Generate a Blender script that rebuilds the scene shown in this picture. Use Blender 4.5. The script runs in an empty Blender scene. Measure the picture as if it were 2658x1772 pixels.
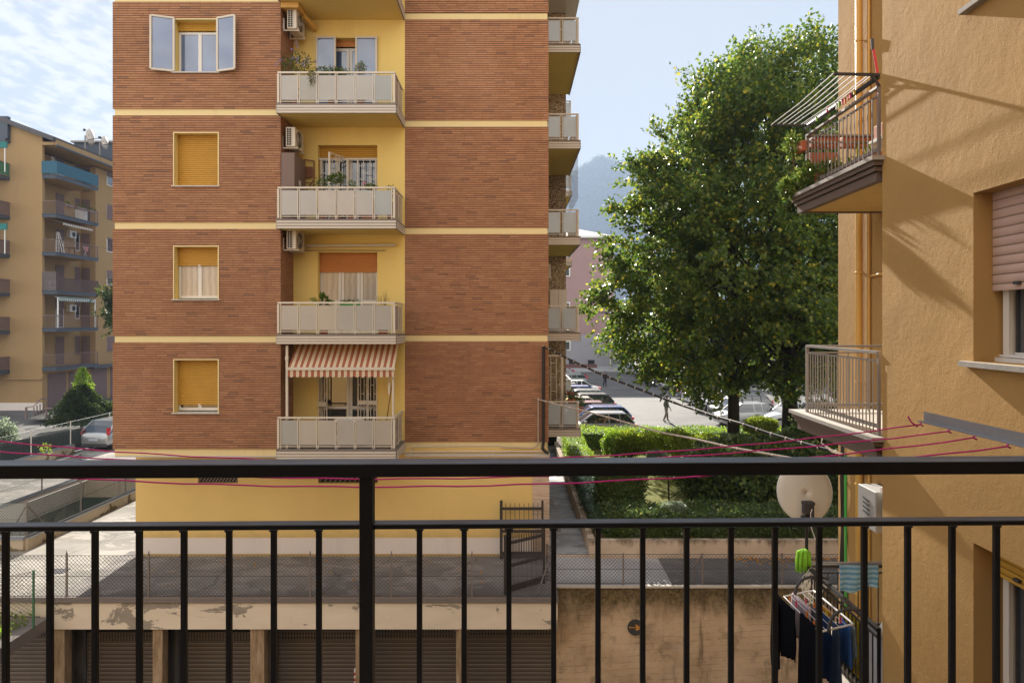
import bpy, math, random
import numpy as np
from mathutils import Vector, Matrix
random.seed(7); rng = np.random.default_rng(11)
C = bpy.context.scene.collection
SKYB=4.7; SKYC, SKYS, EXPO = 2.35, 0.12, 1.8
SKYL=(1.60,1.71,1.88)
F_PX, CX, HY = 1772.0, 1329.0, 835.0
def X(px, Y): return (px-CX)/F_PX*Y
def Z(py, Y): return (HY-py)/F_PX*Y
def P(px, py, Y): return (X(px, Y), Y, Z(py, Y))
# ---------------------------------------------------------------- mesh helper
class MB:
    def __init__(s): s.v=[]; s.f=[]; s.m=[]
    def poly(s, pts, m=0):
        k=len(s.v); s.v += [tuple(p) for p in pts]; s.f.append(tuple(range(k, k+len(pts)))); s.m.append(m); return s
    def box(s, a, b, m=0):
        x0,x1=sorted((a[0],b[0])); y0,y1=sorted((a[1],b[1])); z0,z1=sorted((a[2],b[2]))
        k=len(s.v)
        s.v += [(x0,y0,z0),(x1,y0,z0),(x1,y1,z0),(x0,y1,z0),(x0,y0,z1),(x1,y0,z1),(x1,y1,z1),(x0,y1,z1)]
        for q in ((0,3,2,1),(4,5,6,7),(0,1,5,4),(1,2,6,5),(2,3,7,6),(3,0,4,7)):
            s.f.append(tuple(k+i for i in q)); s.m.append(m)
        return s
    def bar(s, p, q, w, h=None, m=0, up=(0,0,1)):
        p=Vector(p); q=Vector(q); d=(q-p)
        if d.length<1e-6: return s
        d.normalize(); u=Vector(up)
        if abs(d.dot(u))>.98: u=Vector((0,1,0))
        r=d.cross(u).normalized(); t=r.cross(d).normalized(); h=h or w
        k=len(s.v)
        for c in (p,q):
            for a,b in ((-1,-1),(1,-1),(1,1),(-1,1)): s.v.append(tuple(c+r*a*w/2+t*b*h/2))
        for g in ((0,1,2,3),(7,6,5,4),(0,4,5,1),(1,5,6,2),(2,6,7,3),(3,7,4,0)):
            s.f.append(tuple(k+i for i in g)); s.m.append(m)
        return s
    def tube(s, pts, r, n=8, m=0):
        pts=[Vector(p) for p in pts]; k0=len(s.v); N=len(pts)
        rs = r if isinstance(r,(list,tuple)) else [r]*N
        prev=None
        for i,p in enumerate(pts):
            d=(pts[min(i+1,N-1)]-pts[max(i-1,0)])
            if d.length<1e-9: d=Vector((0,0,1))
            d.normalize()
            if prev is None:
                u=Vector((0,0,1)) if abs(d.z)<.9 else Vector((1,0,0)); a=d.cross(u).normalized()
            else: a=(prev-d*prev.dot(d)).normalized()
            prev=a; b=d.cross(a)
            for j in range(n):
                t=2*math.pi*j/n; s.v.append(tuple(p+(a*math.cos(t)+b*math.sin(t))*rs[i]))
        for i in range(N-1):
            for j in range(n):
                s.f.append((k0+i*n+j, k0+i*n+(j+1)%n, k0+(i+1)*n+(j+1)%n, k0+(i+1)*n+j)); s.m.append(m)
        s.f.append(tuple(k0+j for j in range(n))[::-1]); s.m.append(m)
        s.f.append(tuple(k0+(N-1)*n+j for j in range(n))); s.m.append(m)
        return s
    def lathe(s, prof, c=(0,0,0), n=16, m=0, axis='z'):
        k0=len(s.v)
        for (r,z) in prof:
            for j in range(n):
                t=2*math.pi*j/n; a,b=r*math.cos(t), r*math.sin(t)
                p={'z':(a,b,z),'y':(a,z,b),'x':(z,a,b)}[axis]
                s.v.append((c[0]+p[0],c[1]+p[1],c[2]+p[2]))
        for i in range(len(prof)-1):
            for j in range(n):
                s.f.append((k0+i*n+j,k0+i*n+(j+1)%n,k0+(i+1)*n+(j+1)%n,k0+(i+1)*n+j)); s.m.append(m)
        s.f.append(tuple(k0+j for j in range(n))); s.m.append(m)
        s.f.append(tuple(k0+(len(prof)-1)*n+j for j in range(n))); s.m.append(m)
        return s
    def loft(s, rings, m=0, closed=True, caps=True):
        k0=len(s.v); n=len(rings[0])
        for r in rings: s.v += [tuple(p) for p in r]
        for i in range(len(rings)-1):
            for j in range(n if closed else n-1):
                s.f.append((k0+i*n+j,k0+i*n+(j+1)%n,k0+(i+1)*n+(j+1)%n,k0+(i+1)*n+j)); s.m.append(m)
        if caps and closed:
            s.f.append(tuple(k0+j for j in range(n))[::-1]); s.m.append(m)
            s.f.append(tuple(k0+(len(rings)-1)*n+j for j in range(n))); s.m.append(m)
        return s
    def wall(s, fn, u0,u1,v0,v1, holes, m=0):
        us=sorted({u0,u1,*[h[0] for h in holes],*[h[1] for h in holes]}); vs=sorted({v0,v1,*[h[2] for h in holes],*[h[3] for h in holes]})
        for a,b in zip(us,us[1:]):
            for c,d in zip(vs,vs[1:]):
                if a<u0-1e-6 or b>u1+1e-6 or c<v0-1e-6 or d>v1+1e-6: continue
                cu,cv=(a+b)/2,(c+d)/2
                if any(h[0]<cu<h[1] and h[2]<cv<h[3] for h in holes): continue
                s.poly([fn(a,c,0),fn(b,c,0),fn(b,d,0),fn(a,d,0)], m)
        return s
    def reveal(s, fn, h, dep, m=0, rim=0.0, rw=.03):
        a,b,c,d=h
        for (p,q) in (((a,c),(a,d)),((a,d),(b,d)),((b,d),(b,c)),((b,c),(a,c))):
            s.poly([fn(p[0],p[1],0),fn(q[0],q[1],0),fn(q[0],q[1],-dep),fn(p[0],p[1],-dep)],m)
        return s
WO = {}
SHEAR=[0.0]
def tagp(o, label=None, cat=None, group=None, kind=None, category=None):
    cat=cat or category
    if label: o['label']=label
    if cat: o['category']=cat
    if group: o['group']=group
    if kind: o['kind']=kind
    return o
def thing(name, label, cat, loc=(0,0,0), group=None):
    o=bpy.data.objects.new(name, None); C.objects.link(o); o.location=loc; o.empty_display_size=.2
    WO[o.name]=Vector(loc); return tagp(o,label,cat,group)
def link(name, me, org, parent):
    o=bpy.data.objects.new(name, me); C.objects.link(o)
    o.location=Vector(org)-(WO[parent.name] if parent else Vector((0,0,0)))
    if parent: o.parent=parent
    WO[o.name]=Vector(org); return o
def build(name, mb, mats, parent=None, smooth=False, **kw):
    if not isinstance(mats,(list,tuple)): mats=[mats]
    v=np.array(mb.v,dtype=np.float64)
    if SHEAR[0]: v[:,0]+=SHEAR[0]*(v[:,1]-8.4)
    org=np.array([(v[:,0].min()+v[:,0].max())/2,(v[:,1].min()+v[:,1].max())/2,v[:,2].min()])
    me=bpy.data.meshes.new(name); me.from_pydata([tuple(p) for p in (v-org)],[],mb.f)
    for m in mats: me.materials.append(m)
    if len(mats)>1: me.polygons.foreach_set('material_index', mb.m)
    if smooth: me.polygons.foreach_set('use_smooth',[True]*len(me.polygons))
    me.update()
    o=link(name, me, org, parent)
    return tagp(o, **kw) if kw else o
def quads(name, V, mats, parent=None, mi=None, **kw):
    """V: (n,4,3) array of quads"""
    n=len(V); v=V.reshape(-1,3)
    if SHEAR[0]: v[:,0]+=SHEAR[0]*(v[:,1]-8.4)
    org=np.array([(v[:,0].min()+v[:,0].max())/2,(v[:,1].min()+v[:,1].max())/2,v[:,2].min()])
    me=bpy.data.meshes.new(name); me.vertices.add(4*n); me.vertices.foreach_set('co',(v-org).astype(np.float32).ravel())
    me.loops.add(4*n); me.loops.foreach_set('vertex_index',np.arange(4*n,dtype=np.int32))
    me.polygons.add(n); me.polygons.foreach_set('loop_start',np.arange(0,4*n,4,dtype=np.int32)); me.polygons.foreach_set('loop_total',np.full(n,4,dtype=np.int32))
    if not isinstance(mats,(list,tuple)): mats=[mats]
    for m in mats: me.materials.append(m)
    if mi is not None: me.polygons.foreach_set('material_index',np.asarray(mi,dtype=np.int32))
    me.update(); me.validate()
    o=link(name, me, org, parent)
    return tagp(o, **kw) if kw else o
def copy_tree(root, loc, rotz=None, **kw):
    r=root.copy(); C.objects.link(r); r.location=loc; WO[r.name]=Vector(loc)
    if rotz is not None: r.rotation_euler=(0,0,rotz)
    for ch in list(root.children):
        c=ch.copy(); C.objects.link(c); c.parent=r
        for g in list(ch.children):
            d=g.copy(); C.objects.link(d); d.parent=c
    return tagp(r, **kw)
def bevel(o, w, seg=2):
    b=o.modifiers.new('bevel','BEVEL'); b.width=w; b.segments=seg; b.limit_method='ANGLE'; return o
# ---------------------------------------------------------------- materials
class NT:
    def __init__(s, name):
        s.mat=bpy.data.materials.new(name); s.mat.use_nodes=True; s.t=s.mat.node_tree; s.n=s.t.nodes; s.l=s.t.links
        s.bsdf=s.n['Principled BSDF']; s.out=s.n['Material Output']; s._pos=None
    def pos(s):
        if s._pos is None: s._pos=s.n.new('ShaderNodeNewGeometry').outputs['Position']
        return s._pos
    def set(s, sock, val):
        if isinstance(val, bpy.types.NodeSocket): s.l.new(val, sock)
        elif isinstance(val,(tuple,list)) and len(val)==3 and sock.type=='RGBA': sock.default_value=(*val,1)
        else: sock.default_value=val
    def math(s, op, a, b=0, c=0, clamp=False):
        m=s.n.new('ShaderNodeMath'); m.operation=op; m.use_clamp=clamp
        s.set(m.inputs[0],a); s.set(m.inputs[1],b)
        if op in('COMPARE','MULTIPLY_ADD','SMOOTH_MIN'): s.set(m.inputs[2],c)
        return m.outputs[0]
    def sep(s, v=None):
        m=s.n.new('ShaderNodeSeparateXYZ'); s.l.new(v or s.pos(), m.inputs[0]); return m.outputs
    def comb(s,x=0,y=0,z=0):
        m=s.n.new('ShaderNodeCombineXYZ'); s.set(m.inputs[0],x); s.set(m.inputs[1],y); s.set(m.inputs[2],z); return m.outputs[0]
    def noise(s, scale, detail=4, rough=.55, vec=None, dist=0, col=False):
        m=s.n.new('ShaderNodeTexNoise'); s.l.new(vec or s.pos(), m.inputs['Vector']); m.inputs['Scale'].default_value=scale
        m.inputs['Detail'].default_value=detail; m.inputs['Roughness'].default_value=rough; m.inputs['Distortion'].default_value=dist
        return m.outputs['Color' if col else 'Fac']
    def voro(s, scale, feat='F1', vec=None, out='Distance', rnd=1):
        m=s.n.new('ShaderNodeTexVoronoi'); m.feature=feat; s.l.new(vec or s.pos(), m.inputs['Vector']); m.inputs['Scale'].default_value=scale
        m.inputs['Randomness'].default_value=rnd; return m.outputs[out]
    def white(s, vec):
        m=s.n.new('ShaderNodeTexWhiteNoise'); m.noise_dimensions='3D'; s.l.new(vec,m.inputs['Vector']); return m.outputs['Value']
    def ss(s, v, a, b, lo=0., hi=1.):
        m=s.n.new('ShaderNodeMapRange'); m.interpolation_type='SMOOTHSTEP'; s.set(m.inputs[0],v)
        m.inputs[1].default_value=a; m.inputs[2].default_value=b; m.inputs[3].default_value=lo; m.inputs[4].default_value=hi; return m.outputs[0]
    def mix(s, f, a, b, mode='MIX'):
        m=s.n.new('ShaderNodeMix'); m.data_type='RGBA'; m.blend_type=mode; s.set(m.inputs[0],f); s.set(m.inputs[6],a); s.set(m.inputs[7],b); return m.outputs[2]
    def ramp(s, f, stops):
        m=s.n.new('ShaderNodeValToRGB'); s.set(m.inputs[0],f); e=m.color_ramp.elements
        while len(e)<len(stops): e.new(.5)
        for el,(p,c) in zip(e,stops): el.position=p; el.color=(*c,1)
        return m.outputs[0]
    def hsv(s, col, v):
        m=s.n.new('ShaderNodeHueSaturation'); s.set(m.inputs['Value'],v); s.set(m.inputs['Color'],col); return m.outputs[0]
    def scale(s, vec, sc):
        m=s.n.new('ShaderNodeMapping'); s.l.new(vec or s.pos(), m.inputs[0]); m.inputs['Scale'].default_value=sc; return m.outputs[0]
    def bump(s, h, strength=.5, dist=.01):
        m=s.n.new('ShaderNodeBump'); m.inputs['Strength'].default_value=strength; m.inputs['Distance'].default_value=dist; s.l.new(h,m.inputs['Height'])
        if s.bsdf.inputs['Normal'].is_linked: s.l.new(s.bsdf.inputs['Normal'].links[0].from_socket, m.inputs['Normal'])
        s.l.new(m.outputs[0], s.bsdf.inputs['Normal']); return s
    def fin(s, col, rough=.7, spec=.5, metal=0, **kw):
        b=s.bsdf.inputs; s.set(b['Base Color'],col); s.set(b['Roughness'],rough); b['Specular IOR Level'].default_value=spec; b['Metallic'].default_value=metal
        for k,v in kw.items(): s.set(b[k],v)
        return s.mat
def flat(name, col, rough=.6, var=.12, sc=3, spec=.4, metal=0, bump=0, bsc=60, **kw):
    t=NT(name)
    f=t.math('MULTIPLY_ADD', t.noise(sc,5), var*2, 1-var)
    c=t.hsv(col, f)
    if bump: t.bump(t.noise(bsc,3),bump,.004)
    return t.fin(c, rough, spec, metal, **kw)
M={}
def brick():
    t=NT('thin_red_brick'); x,y,z=t.sep()[:3]; u=t.math('ADD',x,y)
    zz=t.math('DIVIDE',z,.0615); row=t.math('FLOOR',zz); fz=t.math('FRACT',zz)
    off=t.white(t.comb(row,3.3,0)); uu=t.math('DIVIDE',t.math('ADD',u,t.math('MULTIPLY',off,.7)),.27); col=t.math('FLOOR',uu); fu=t.math('FRACT',uu)
    r=t.white(t.comb(row,col,1)); r2=t.white(t.comb(row,col,7))
    c=t.ramp(r,[(0,(.355,.172,.092)),(.3,(.39,.192,.102)),(.7,(.415,.207,.11)),(1,(.455,.235,.126))])
    c=t.mix(t.math('MULTIPLY',t.math('GREATER_THAN',r2,.955),.5),c,(.17,.10,.075))
    big=t.noise(.55,4,.6); c=t.hsv(c,t.math('MULTIPLY_ADD',big,.5,.76)); st_=t.noise(1.6,6,.7,t.scale(None,(1,1,.14))); c=t.mix(t.ss(st_,.52,.72,0,.2),c,(.16,.085,.055)); li=t.noise(.38,3,.5,t.scale(None,(1,1,.7))); c=t.mix(t.ss(li,.56,.72,0,.22),c,(.62,.36,.23))
    c=t.mix(t.math('MULTIPLY',t.noise(40,3),.22),c,(.20,.09,.05))
    ch=t.ss(t.noise(3.1,6,.75),.70,.74); c=t.mix(t.math('MULTIPLY',ch,.4),c,(.62,.42,.30))
    e=t.math('MULTIPLY',t.math('SUBTRACT',t.noise(9,2),.5),.05)
    jz=t.ss(t.math('ADD',fz,e),.27,.17,0,1); ju=t.ss(fu,.022,.012,0,.8)
    j=t.math('MAXIMUM',jz,ju)
    c=t.mix(j,c,(.085,.045,.03))
    h=t.math('SUBTRACT',1.0,j); h=t.math('ADD',h,t.math('MULTIPLY',r,.25)); t.bump(h,.9,.012); t.bump(t.noise(120,2),.25,.003)
    return t.fin(c,.82,.25)
M['brick']=brick()
def stucco(name, col, d=.018, st=.9, var=.1, big=1.0):
    t=NT(name); dirt=t.noise(.8,5,.6)
    c=t.hsv(col,t.math('MULTIPLY_ADD',dirt,var*2,1-var))
    c=t.mix(t.math('MULTIPLY',t.ss(t.noise(2.2,6,.7,t.scale(None,(1,1,.35))),.55,.8),.22),c,tuple(k*.62 for k in col))
    c=t.mix(t.ss(t.noise(1.5,6,.7,t.scale(None,(1,1,.1))),.54,.74,0,.16),c,tuple(k*.45 for k in col))
    t.bump(t.noise(1.9,3,.5,dist=.25),min(1,.45*st*big),d*3.6); t.bump(t.noise(16,4,.6,dist=.3),min(1,.5*st),d*1.0); t.bump(t.noise(85,4,.7),min(1,st*.9),d*.5); return t.fin(c,.9,.15)
M['stucco']=stucco('ochre_rough_stucco',(.405,.238,.084),.012,1.0,.16)
M['stucco_s']=stucco('ochre_smooth_plaster',(.42,.26,.10),.004,.3)
M['soffit_o']=stucco('ochre_soffit',(.62,.44,.17),.002,.15)
M['yellow']=stucco('yellow_plaster',(.76,.575,.20),.002,.25,.08,.4)
M['yellow_low']=stucco('yellow_plaster_low',(.72,.52,.20),.002,.25,.1,.4)
M['band']=stucco('pale_yellow_band',(.74,.60,.32),.002,.2,.06,.3)
M['plinth']=stucco('grey_white_plinth',(.72,.65,.60),.002,.2,.08,.3)
M['ochre_far']=stucco('ochre_far',(.37,.245,.12),.002,.2,.08,.3)
M['cream']=flat('cream_painted_metal',(.60,.54,.45),.45,.05,2)
M['cream2']=flat('cream_fascia_metal',(.58,.52,.45),.42,.07,1.5)
M['white']=flat('white_painted_frame',(.68,.65,.60),.4,.04,4)
M['meter']=flat('grey_white_box',(.36,.36,.355),.5,.12,5); M['whitep']=flat('white_plastic',(.72,.71,.68),.4,.05,4)
M['black']=flat('black_enamel',(.006,.007,.010),.38,.3,6,.45,bump=.15,bsc=180)
def sheen_top():
    t=NT('black_enamel_sky_sheen_on_top'); g=t.n.new('ShaderNodeNewGeometry'); nz=t.sep(g.outputs['Normal'])[2]
    k=t.math('MULTIPLY',t.ss(nz,.3,.9,0,1),t.ss(t.noise(14,6,.7,t.scale(None,(.35,1,1))),.2,.75,.45,1))  # bluish sky sheen painted onto the upward faces
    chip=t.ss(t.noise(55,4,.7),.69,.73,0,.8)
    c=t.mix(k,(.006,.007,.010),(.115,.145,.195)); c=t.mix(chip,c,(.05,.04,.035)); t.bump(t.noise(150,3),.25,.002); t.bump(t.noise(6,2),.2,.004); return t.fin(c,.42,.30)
M['black']=sheen_top()
M['blackrail']=flat('black_rail',(.012,.012,.014),.36,.3,9,.5)
M['greyrail']=flat('grey_rail',(.25,.225,.205),.5,.1,5)
M['darkgrey']=flat('dark_grey',(.05,.05,.055),.6,.15,5)
M['graymetal']=flat('galvanised_metal',(.33,.34,.36),.38,.2,14,metal=.6)
M['coping']=flat('grey_brown_coping',(.20,.17,.155),.5,.12,3)
M['browncornice']=flat('brown_cornice',(.135,.10,.085),.5,.08,3)
M['stone']=flat('worn_stone',(.36,.33,.29),.85,.3,14,bump=.4,bsc=60)
M['marble']=flat('marble_sill',(.52,.48,.43),.6,.25,18)
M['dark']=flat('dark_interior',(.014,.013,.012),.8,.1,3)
M['wood']=flat('brown_wood',(.20,.075,.03),.55,.25,12)
M['brownbox']=flat('brown_metal_cabinet',(.175,.115,.095),.55,.08,3)
M['terracotta']=flat('terracotta',(.42,.12,.055),.7,.15,8)
M['fencegreen']=flat('green_coated_wire',(.045,.075,.055),.5,.2,6); M['gate']=flat('brown_black_iron',(.05,.042,.04),.5,.2,6); M['green']=flat('green_cable',(.05,.36,.07),.4,.1,5)
M['magenta']=flat('magenta_cord',(.60,.010,.24),.45,.1,9)
M['rope']=flat('white_rope',(.60,.55,.45),.8,.1,9)
M['cable']=flat('black_cable',(.018,.014,.013),.5,.2,9)
M['beigecable']=flat('beige_cable',(.40,.33,.27),.6,.15,9)
M['pipe']=flat('ochre_pipe',(.62,.36,.09),.45,.08,2)
M['dish']=flat('beige_dish',(.66,.62,.55),.5,.06,3)
M['red']=flat('red_plastic',(.5,.02,.03),.4,.05,3)
M['tyre']=flat('tyre',(.02,.02,.02),.8,.1,9)
M['rim']=flat('rim',(.35,.35,.36),.35,.1,9,metal=.5)
M['bluecloth']=flat('teal_privacy_cloth',(.035,.115,.17),.8,.1,4)
M['greencloth']=flat('green_privacy_cloth',(.06,.17,.09),.8,.15,4)
M['tealawn']=flat('teal_awning',(.02,.16,.15),.7,.1,4)
M['purplebrown']=flat('brown_roller',(.19,.125,.115),.6,.08,4)
M['roofdark']=flat('dark_roof',(.085,.08,.085),.7,.15,2)
M['slate']=flat('slate_sheet',(.06,.075,.10),.5,.1,2)
def shutter(name,col,pitch=.055,rust=None):
    t=NT(name); x,y,z=t.sep()[:3]; f=t.math('FRACT',t.math('DIVIDE',z,pitch)); c=t.hsv(col,t.math('MULTIPLY_ADD',t.noise(3,5),.3,.85))
    c=t.mix(t.ss(f,.2,.06,0,.75),c,tuple(k*.3 for k in col))
    if rust: c=t.mix(t.ss(t.noise(9,6,.8,t.scale(None,(1,1,2.5))),.60,.66,0,.85),c,(.16,.085,.04))
    if pitch>.1: c=t.mix(t.ss(f,.80,.92,0,.55),c,tuple(min(1,k*2.6) for k in col))  # slat highlight painted as a pale line on the wide garage slats
    prof=t.math('SINE',t.math('MULTIPLY',f,3.14159)); t.bump(prof,.9,.012); return t.fin(c,.5,.3)
M['sh_yellow']=shutter('ochre_roller_shutter',(.50,.27,.035),.055)
M['sh_yellow_rust']=shutter('peeling_ochre_roller_shutter',(.50,.26,.035),.055,True)
M['sh_orange']=shutter('orange_roller_shutter',(.55,.22,.06),.06)
M['sh_pink']=shutter('beige_pink_roller_shutter',(.50,.34,.27),.078)
M['sh_brown']=shutter('brown_roller_shutter',(.19,.125,.12),.06)
M['sh_garage']=shutter('dark_brown_garage_shutter',(.115,.095,.08),.105)
M['sh_garage2']=shutter('grey_garage_shutter',(.20,.175,.155),.105)
def glass(name,col=(.02,.024,.03),rough=.03):
    t=NT(name); t.bump(t.noise(1.7,1),.012,.02); return t.fin(t.mix(t.noise(1.2,2),col,tuple(min(1,k*2.2) for k in col)),rough,1.0,0,**{'IOR':1.7})
M['glass']=glass('window_glass')
M['glass_b']=glass('glass_sky_reflection_tint',(.07,.10,.18),.05)  # sky reflection put into the blue base colour
M['carglass']=glass('car_glass',(.012,.014,.016),.04)
def lace(name):
    t=NT(name); x,y,z=t.sep()[:3]
    a=t.math('SINE',t.math('MULTIPLY',x,95)); b=t.math('SINE',t.math('MULTIPLY',z,60)); k=t.ss(t.math('MULTIPLY',a,b),.1,.5)
    fold=t.math('SINE',t.math('MULTIPLY_ADD',t.noise(2,2),6,t.math('MULTIPLY',x,38)))  # shading of curtain folds painted as tone stripes; the pane is flat
    c=t.mix(k,(.50,.44,.38),(.56,.50,.43)); c=t.hsv(c,t.math('MULTIPLY_ADD',fold,.10,.9)); return t.fin(c,.12,.9)
M['lace']=lace('lace_curtain_behind_glass')
def frosted(name,col,alpha):
    t=NT(name); c=t.hsv(col,t.math('MULTIPLY_ADD',t.noise(1.3,3),.3,.85)); m=t.fin(c,.16,.6); t.bsdf.inputs['Alpha'].default_value=alpha; return m
M['frost']=frosted('frosted_balcony_glass',(.44,.415,.38),.88); M['frost_b']=frosted('frosted_glass_grey_blue',(.38,.40,.40),.80); M['frost_c']=frosted('frosted_glass_clearer',(.46,.45,.42),.62); M['frost_d']=frosted('frosted_glass_warm',(.47,.42,.36),.92)
M['frost2']=frosted('bluish_frosted_glass',(.46,.52,.56),.86)
def pebble():
    t=NT('pebbledash'); v=t.voro(34,out='Color'); d=t.voro(34); g=t.sep(v)[0]
    c=t.ramp(g,[(0,(.09,.06,.035)),(.45,(.25,.18,.105)),(.8,(.38,.29,.18)),(1,(.5,.42,.32))]); t.bump(d,.8,.01); return t.fin(c,.85,.2)
M['pebble']=pebble()
def lowyellow():
    t=NT('splashed_yellow_plaster'); z=t.sep()[2]; c=t.hsv((.72,.52,.20),t.math('MULTIPLY_ADD',t.noise(.7,5,.6),.22,.88))
    c=t.mix(t.ss(t.noise(1.3,6,.7,t.scale(None,(1,1,.12))),.55,.75,0,.16),c,(.30,.2,.09))
    v=t.math('ADD',z,t.math('MULTIPLY',t.noise(2.5,6,.7),-.5)); c=t.mix(t.ss(v,-6.0,-6.4,0,.45),c,(.32,.23,.13)); c=t.mix(t.ss(t.noise(7,5,.8),.70,.76,0,.4),c,(.35,.25,.12)); t.bump(t.noise(50,3),.2,.002); return t.fin(c,.9,.15)
M['yellow_low']=lowyellow()
def travertine():
    t=NT('travertine'); n=t.noise(3,6,.7,t.scale(None,(.6,.6,7))); c=t.ramp(n,[(.3,(.30,.2,.14)),(.48,(.55,.42,.31)),(.7,(.66,.53,.42))])
    z=t.sep()[2]; c=t.mix(t.ss(t.math('FRACT',t.math('DIVIDE',z,.62)),.02,.01,0,.6),c,(.15,.1,.07)); return t.fin(c,.7,.3)
M['travertine']=travertine()
def fascia():
    t=NT('peeling_cream_plaster'); x,y,z=t.sep()[:3]
    c=t.hsv((.74,.65,.53),t.math('MULTIPLY_ADD',t.noise(.9,5,.6,t.scale(None,(1,1,3))),.35,.82))
    n=t.noise(.5,12,.66,t.scale(None,(1,1,2.6)),dist=.9); pe=t.ss(n,.543,.551)
    c=t.mix(pe,c,t.hsv((.33,.29,.24),t.math('MULTIPLY_ADD',t.noise(6,5),.6,.7)))
    n2=t.noise(5,5,.7,t.scale(None,(1,1,.12))); c=t.mix(t.ss(n2,.62,.75,0,.35),c,(.22,.15,.09))
    t.bump(t.math('SUBTRACT',1.,pe),.5,.006); t.bump(t.noise(50,3),.15,.003); return t.fin(c,.85,.2)
M['fascia']=fascia()
def pillar():
    t=NT('bare_concrete_pillar'); n=t.noise(4,6,.7,t.scale(None,(2.5,2.5,.5))); c=t.ramp(n,[(.3,(.2,.14,.08)),(.55,(.38,.28,.18)),(.75,(.5,.4,.29))])
    c=t.mix(t.ss(t.noise(3,5,.7),.64,.68,0,.7),c,(.34,.16,.075)); t.bump(n,.5,.01); return t.fin(c,.9,.2)
M['pillar']=pillar()
def retaining():
    t=NT('board_marked_concrete'); x,y,z=t.sep()[:3]
    w=t.math('ADD',z,t.math('MULTIPLY',t.math('SUBTRACT',x,1.),-.055)); w=t.math('MULTIPLY_ADD',t.noise(1.1,4),.10,w); f=t.math('FRACT',t.math('DIVIDE',w,.155))
    base=t.ramp(t.noise(.9,6,.65),[(.3,(.36,.26,.165)),(.5,(.56,.42,.28)),(.7,(.68,.53,.37))])
    row=t.white(t.comb(t.math('FLOOR',t.math('DIVIDE',w,.155)),2,0)); base=t.hsv(base,t.math('MULTIPLY_ADD',row,.06,.95)); base=t.mix(t.ss(t.noise(1.7,8,.75),.5,.64,0,.5),base,(.17,.125,.08)); base=t.mix(t.ss(t.noise(.7,7,.7,dist=.5),.54,.62,0,.35),base,(.42,.37,.31))
    lm=t.ss(t.noise(2.5,4,.6),.42,.58,.1,1); line=t.math('MULTIPLY',t.ss(f,.07,.02,0,.8),t.math('MULTIPLY',lm,t.ss(t.noise(5,4,.7),.40,.52)))
    c=t.mix(line,base,(.06,.035,.018))
    v=t.math('ADD',z,t.math('MULTIPLY',t.noise(1.6,7,.7,t.scale(None,(1,1,.45))),1.3)); top=t.ss(v,-6.85,-6.15,0,.92)
    moss=t.ramp(t.noise(14,4,.7),[(.35,(.04,.03,.014)),(.55,(.13,.10,.045)),(.75,(.27,.21,.11))]); c=t.mix(top,c,moss)
    dr=t.ss(t.noise(3.2,5,.65,t.scale(None,(1.3,1,.16))),.56,.72,0,.6); c=t.mix(dr,c,(.075,.05,.03))
    c=t.mix(t.ss(t.noise(24,3,.8),.66,.74,0,.6),c,(.5,.42,.3))
    t.bump(line,-.8,.02); t.bump(t.noise(30,5,.7),.5,.015); return t.fin(c,.92,.15)
M['retaining']=retaining()
def lowwall():
    t=NT('stained_planter_wall'); x,y,z=t.sep()[:3]
    c=t.ramp(t.noise(1.1,5),[(.3,(.46,.36,.27)),(.7,(.62,.5,.39))])
    v=t.math('ADD',z,t.math('MULTIPLY',t.noise(3,6,.7,t.scale(None,(1,1,.3))),.9)); c=t.mix(t.ss(v,-5.75,-5.5,0,.8),c,t.mix(t.noise(5,4),(.06,.055,.03),(.16,.12,.07)))
    d=t.voro(.9,'DISTANCE_TO_EDGE',t.noise(2.0,4,.6,col=True)); 
    c=t.mix(t.ss(t.noise(2.5,5,.7,t.scale(None,(1,1,.2))),.55,.7,0,.35),c,(.12,.09,.06)); t.bump(t.noise(30,4),.3,.006); return t.fin(c,.9,.15)
M['lowwall']=lowwall()
def mosswall():
    t=NT('mossy_kerb_wall'); c=t.ramp(t.noise(.9,5),[(.3,(.42,.34,.24)),(.7,(.55,.46,.34))]); z=t.sep()[2]
    v=t.math('SUBTRACT',t.noise(1.6,7,.65,dist=.6),t.math('MULTIPLY',t.math('ADD',z,6.5),.5)); c=t.mix(t.ss(v,.47,.52,0,.9),c,t.mix(t.noise(9,4),(.07,.05,.02),(.17,.13,.06))); t.bump(t.noise(25,4),.4,.01); return t.fin(c,.9,.15)
M['mosswall']=mosswall()
def ground(name,a,b,cr=.5,patch=.5,psc=.5):
    cr*=.55
    t=NT(name); w=t.noise(1.3,4,.6,col=True); vv=t.n.new('ShaderNodeVectorMath'); vv.operation='MULTIPLY_ADD'; t.l.new(w,vv.inputs[0]); vv.inputs[1].default_value=(.9,.9,.9); t.l.new(t.pos(),vv.inputs[2])
    c=t.mix(t.ss(t.noise(psc,8,.62,dist=.7),.40,.60),a,b)
    c=t.mix(t.ss(t.noise(psc*1.7,7,.6,t.scale(None,(1,1.8,1)),dist=.4),.53,.56,0,patch),c,tuple(k*1.45 for k in b))
    c=t.hsv(c,t.math('MULTIPLY_ADD',t.noise(70,3,.8),.7,.65))
    e=t.voro(.42,'DISTANCE_TO_EDGE',vv.outputs[0]); m=t.math('MULTIPLY',t.ss(e,.014,.003,0,cr),t.ss(t.noise(.6,2),.45,.55))
    c=t.mix(m,c,(.015,.014,.012)); t.bump(t.noise(90,3,.7),.5,.006); t.bump(t.noise(psc*2,6,.6),.3,.03); return t.fin(c,.85,.3)
M['asphalt']=ground('worn_terrace_asphalt',(.15,.135,.126),(.205,.185,.17),.9,.55,.6)
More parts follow.
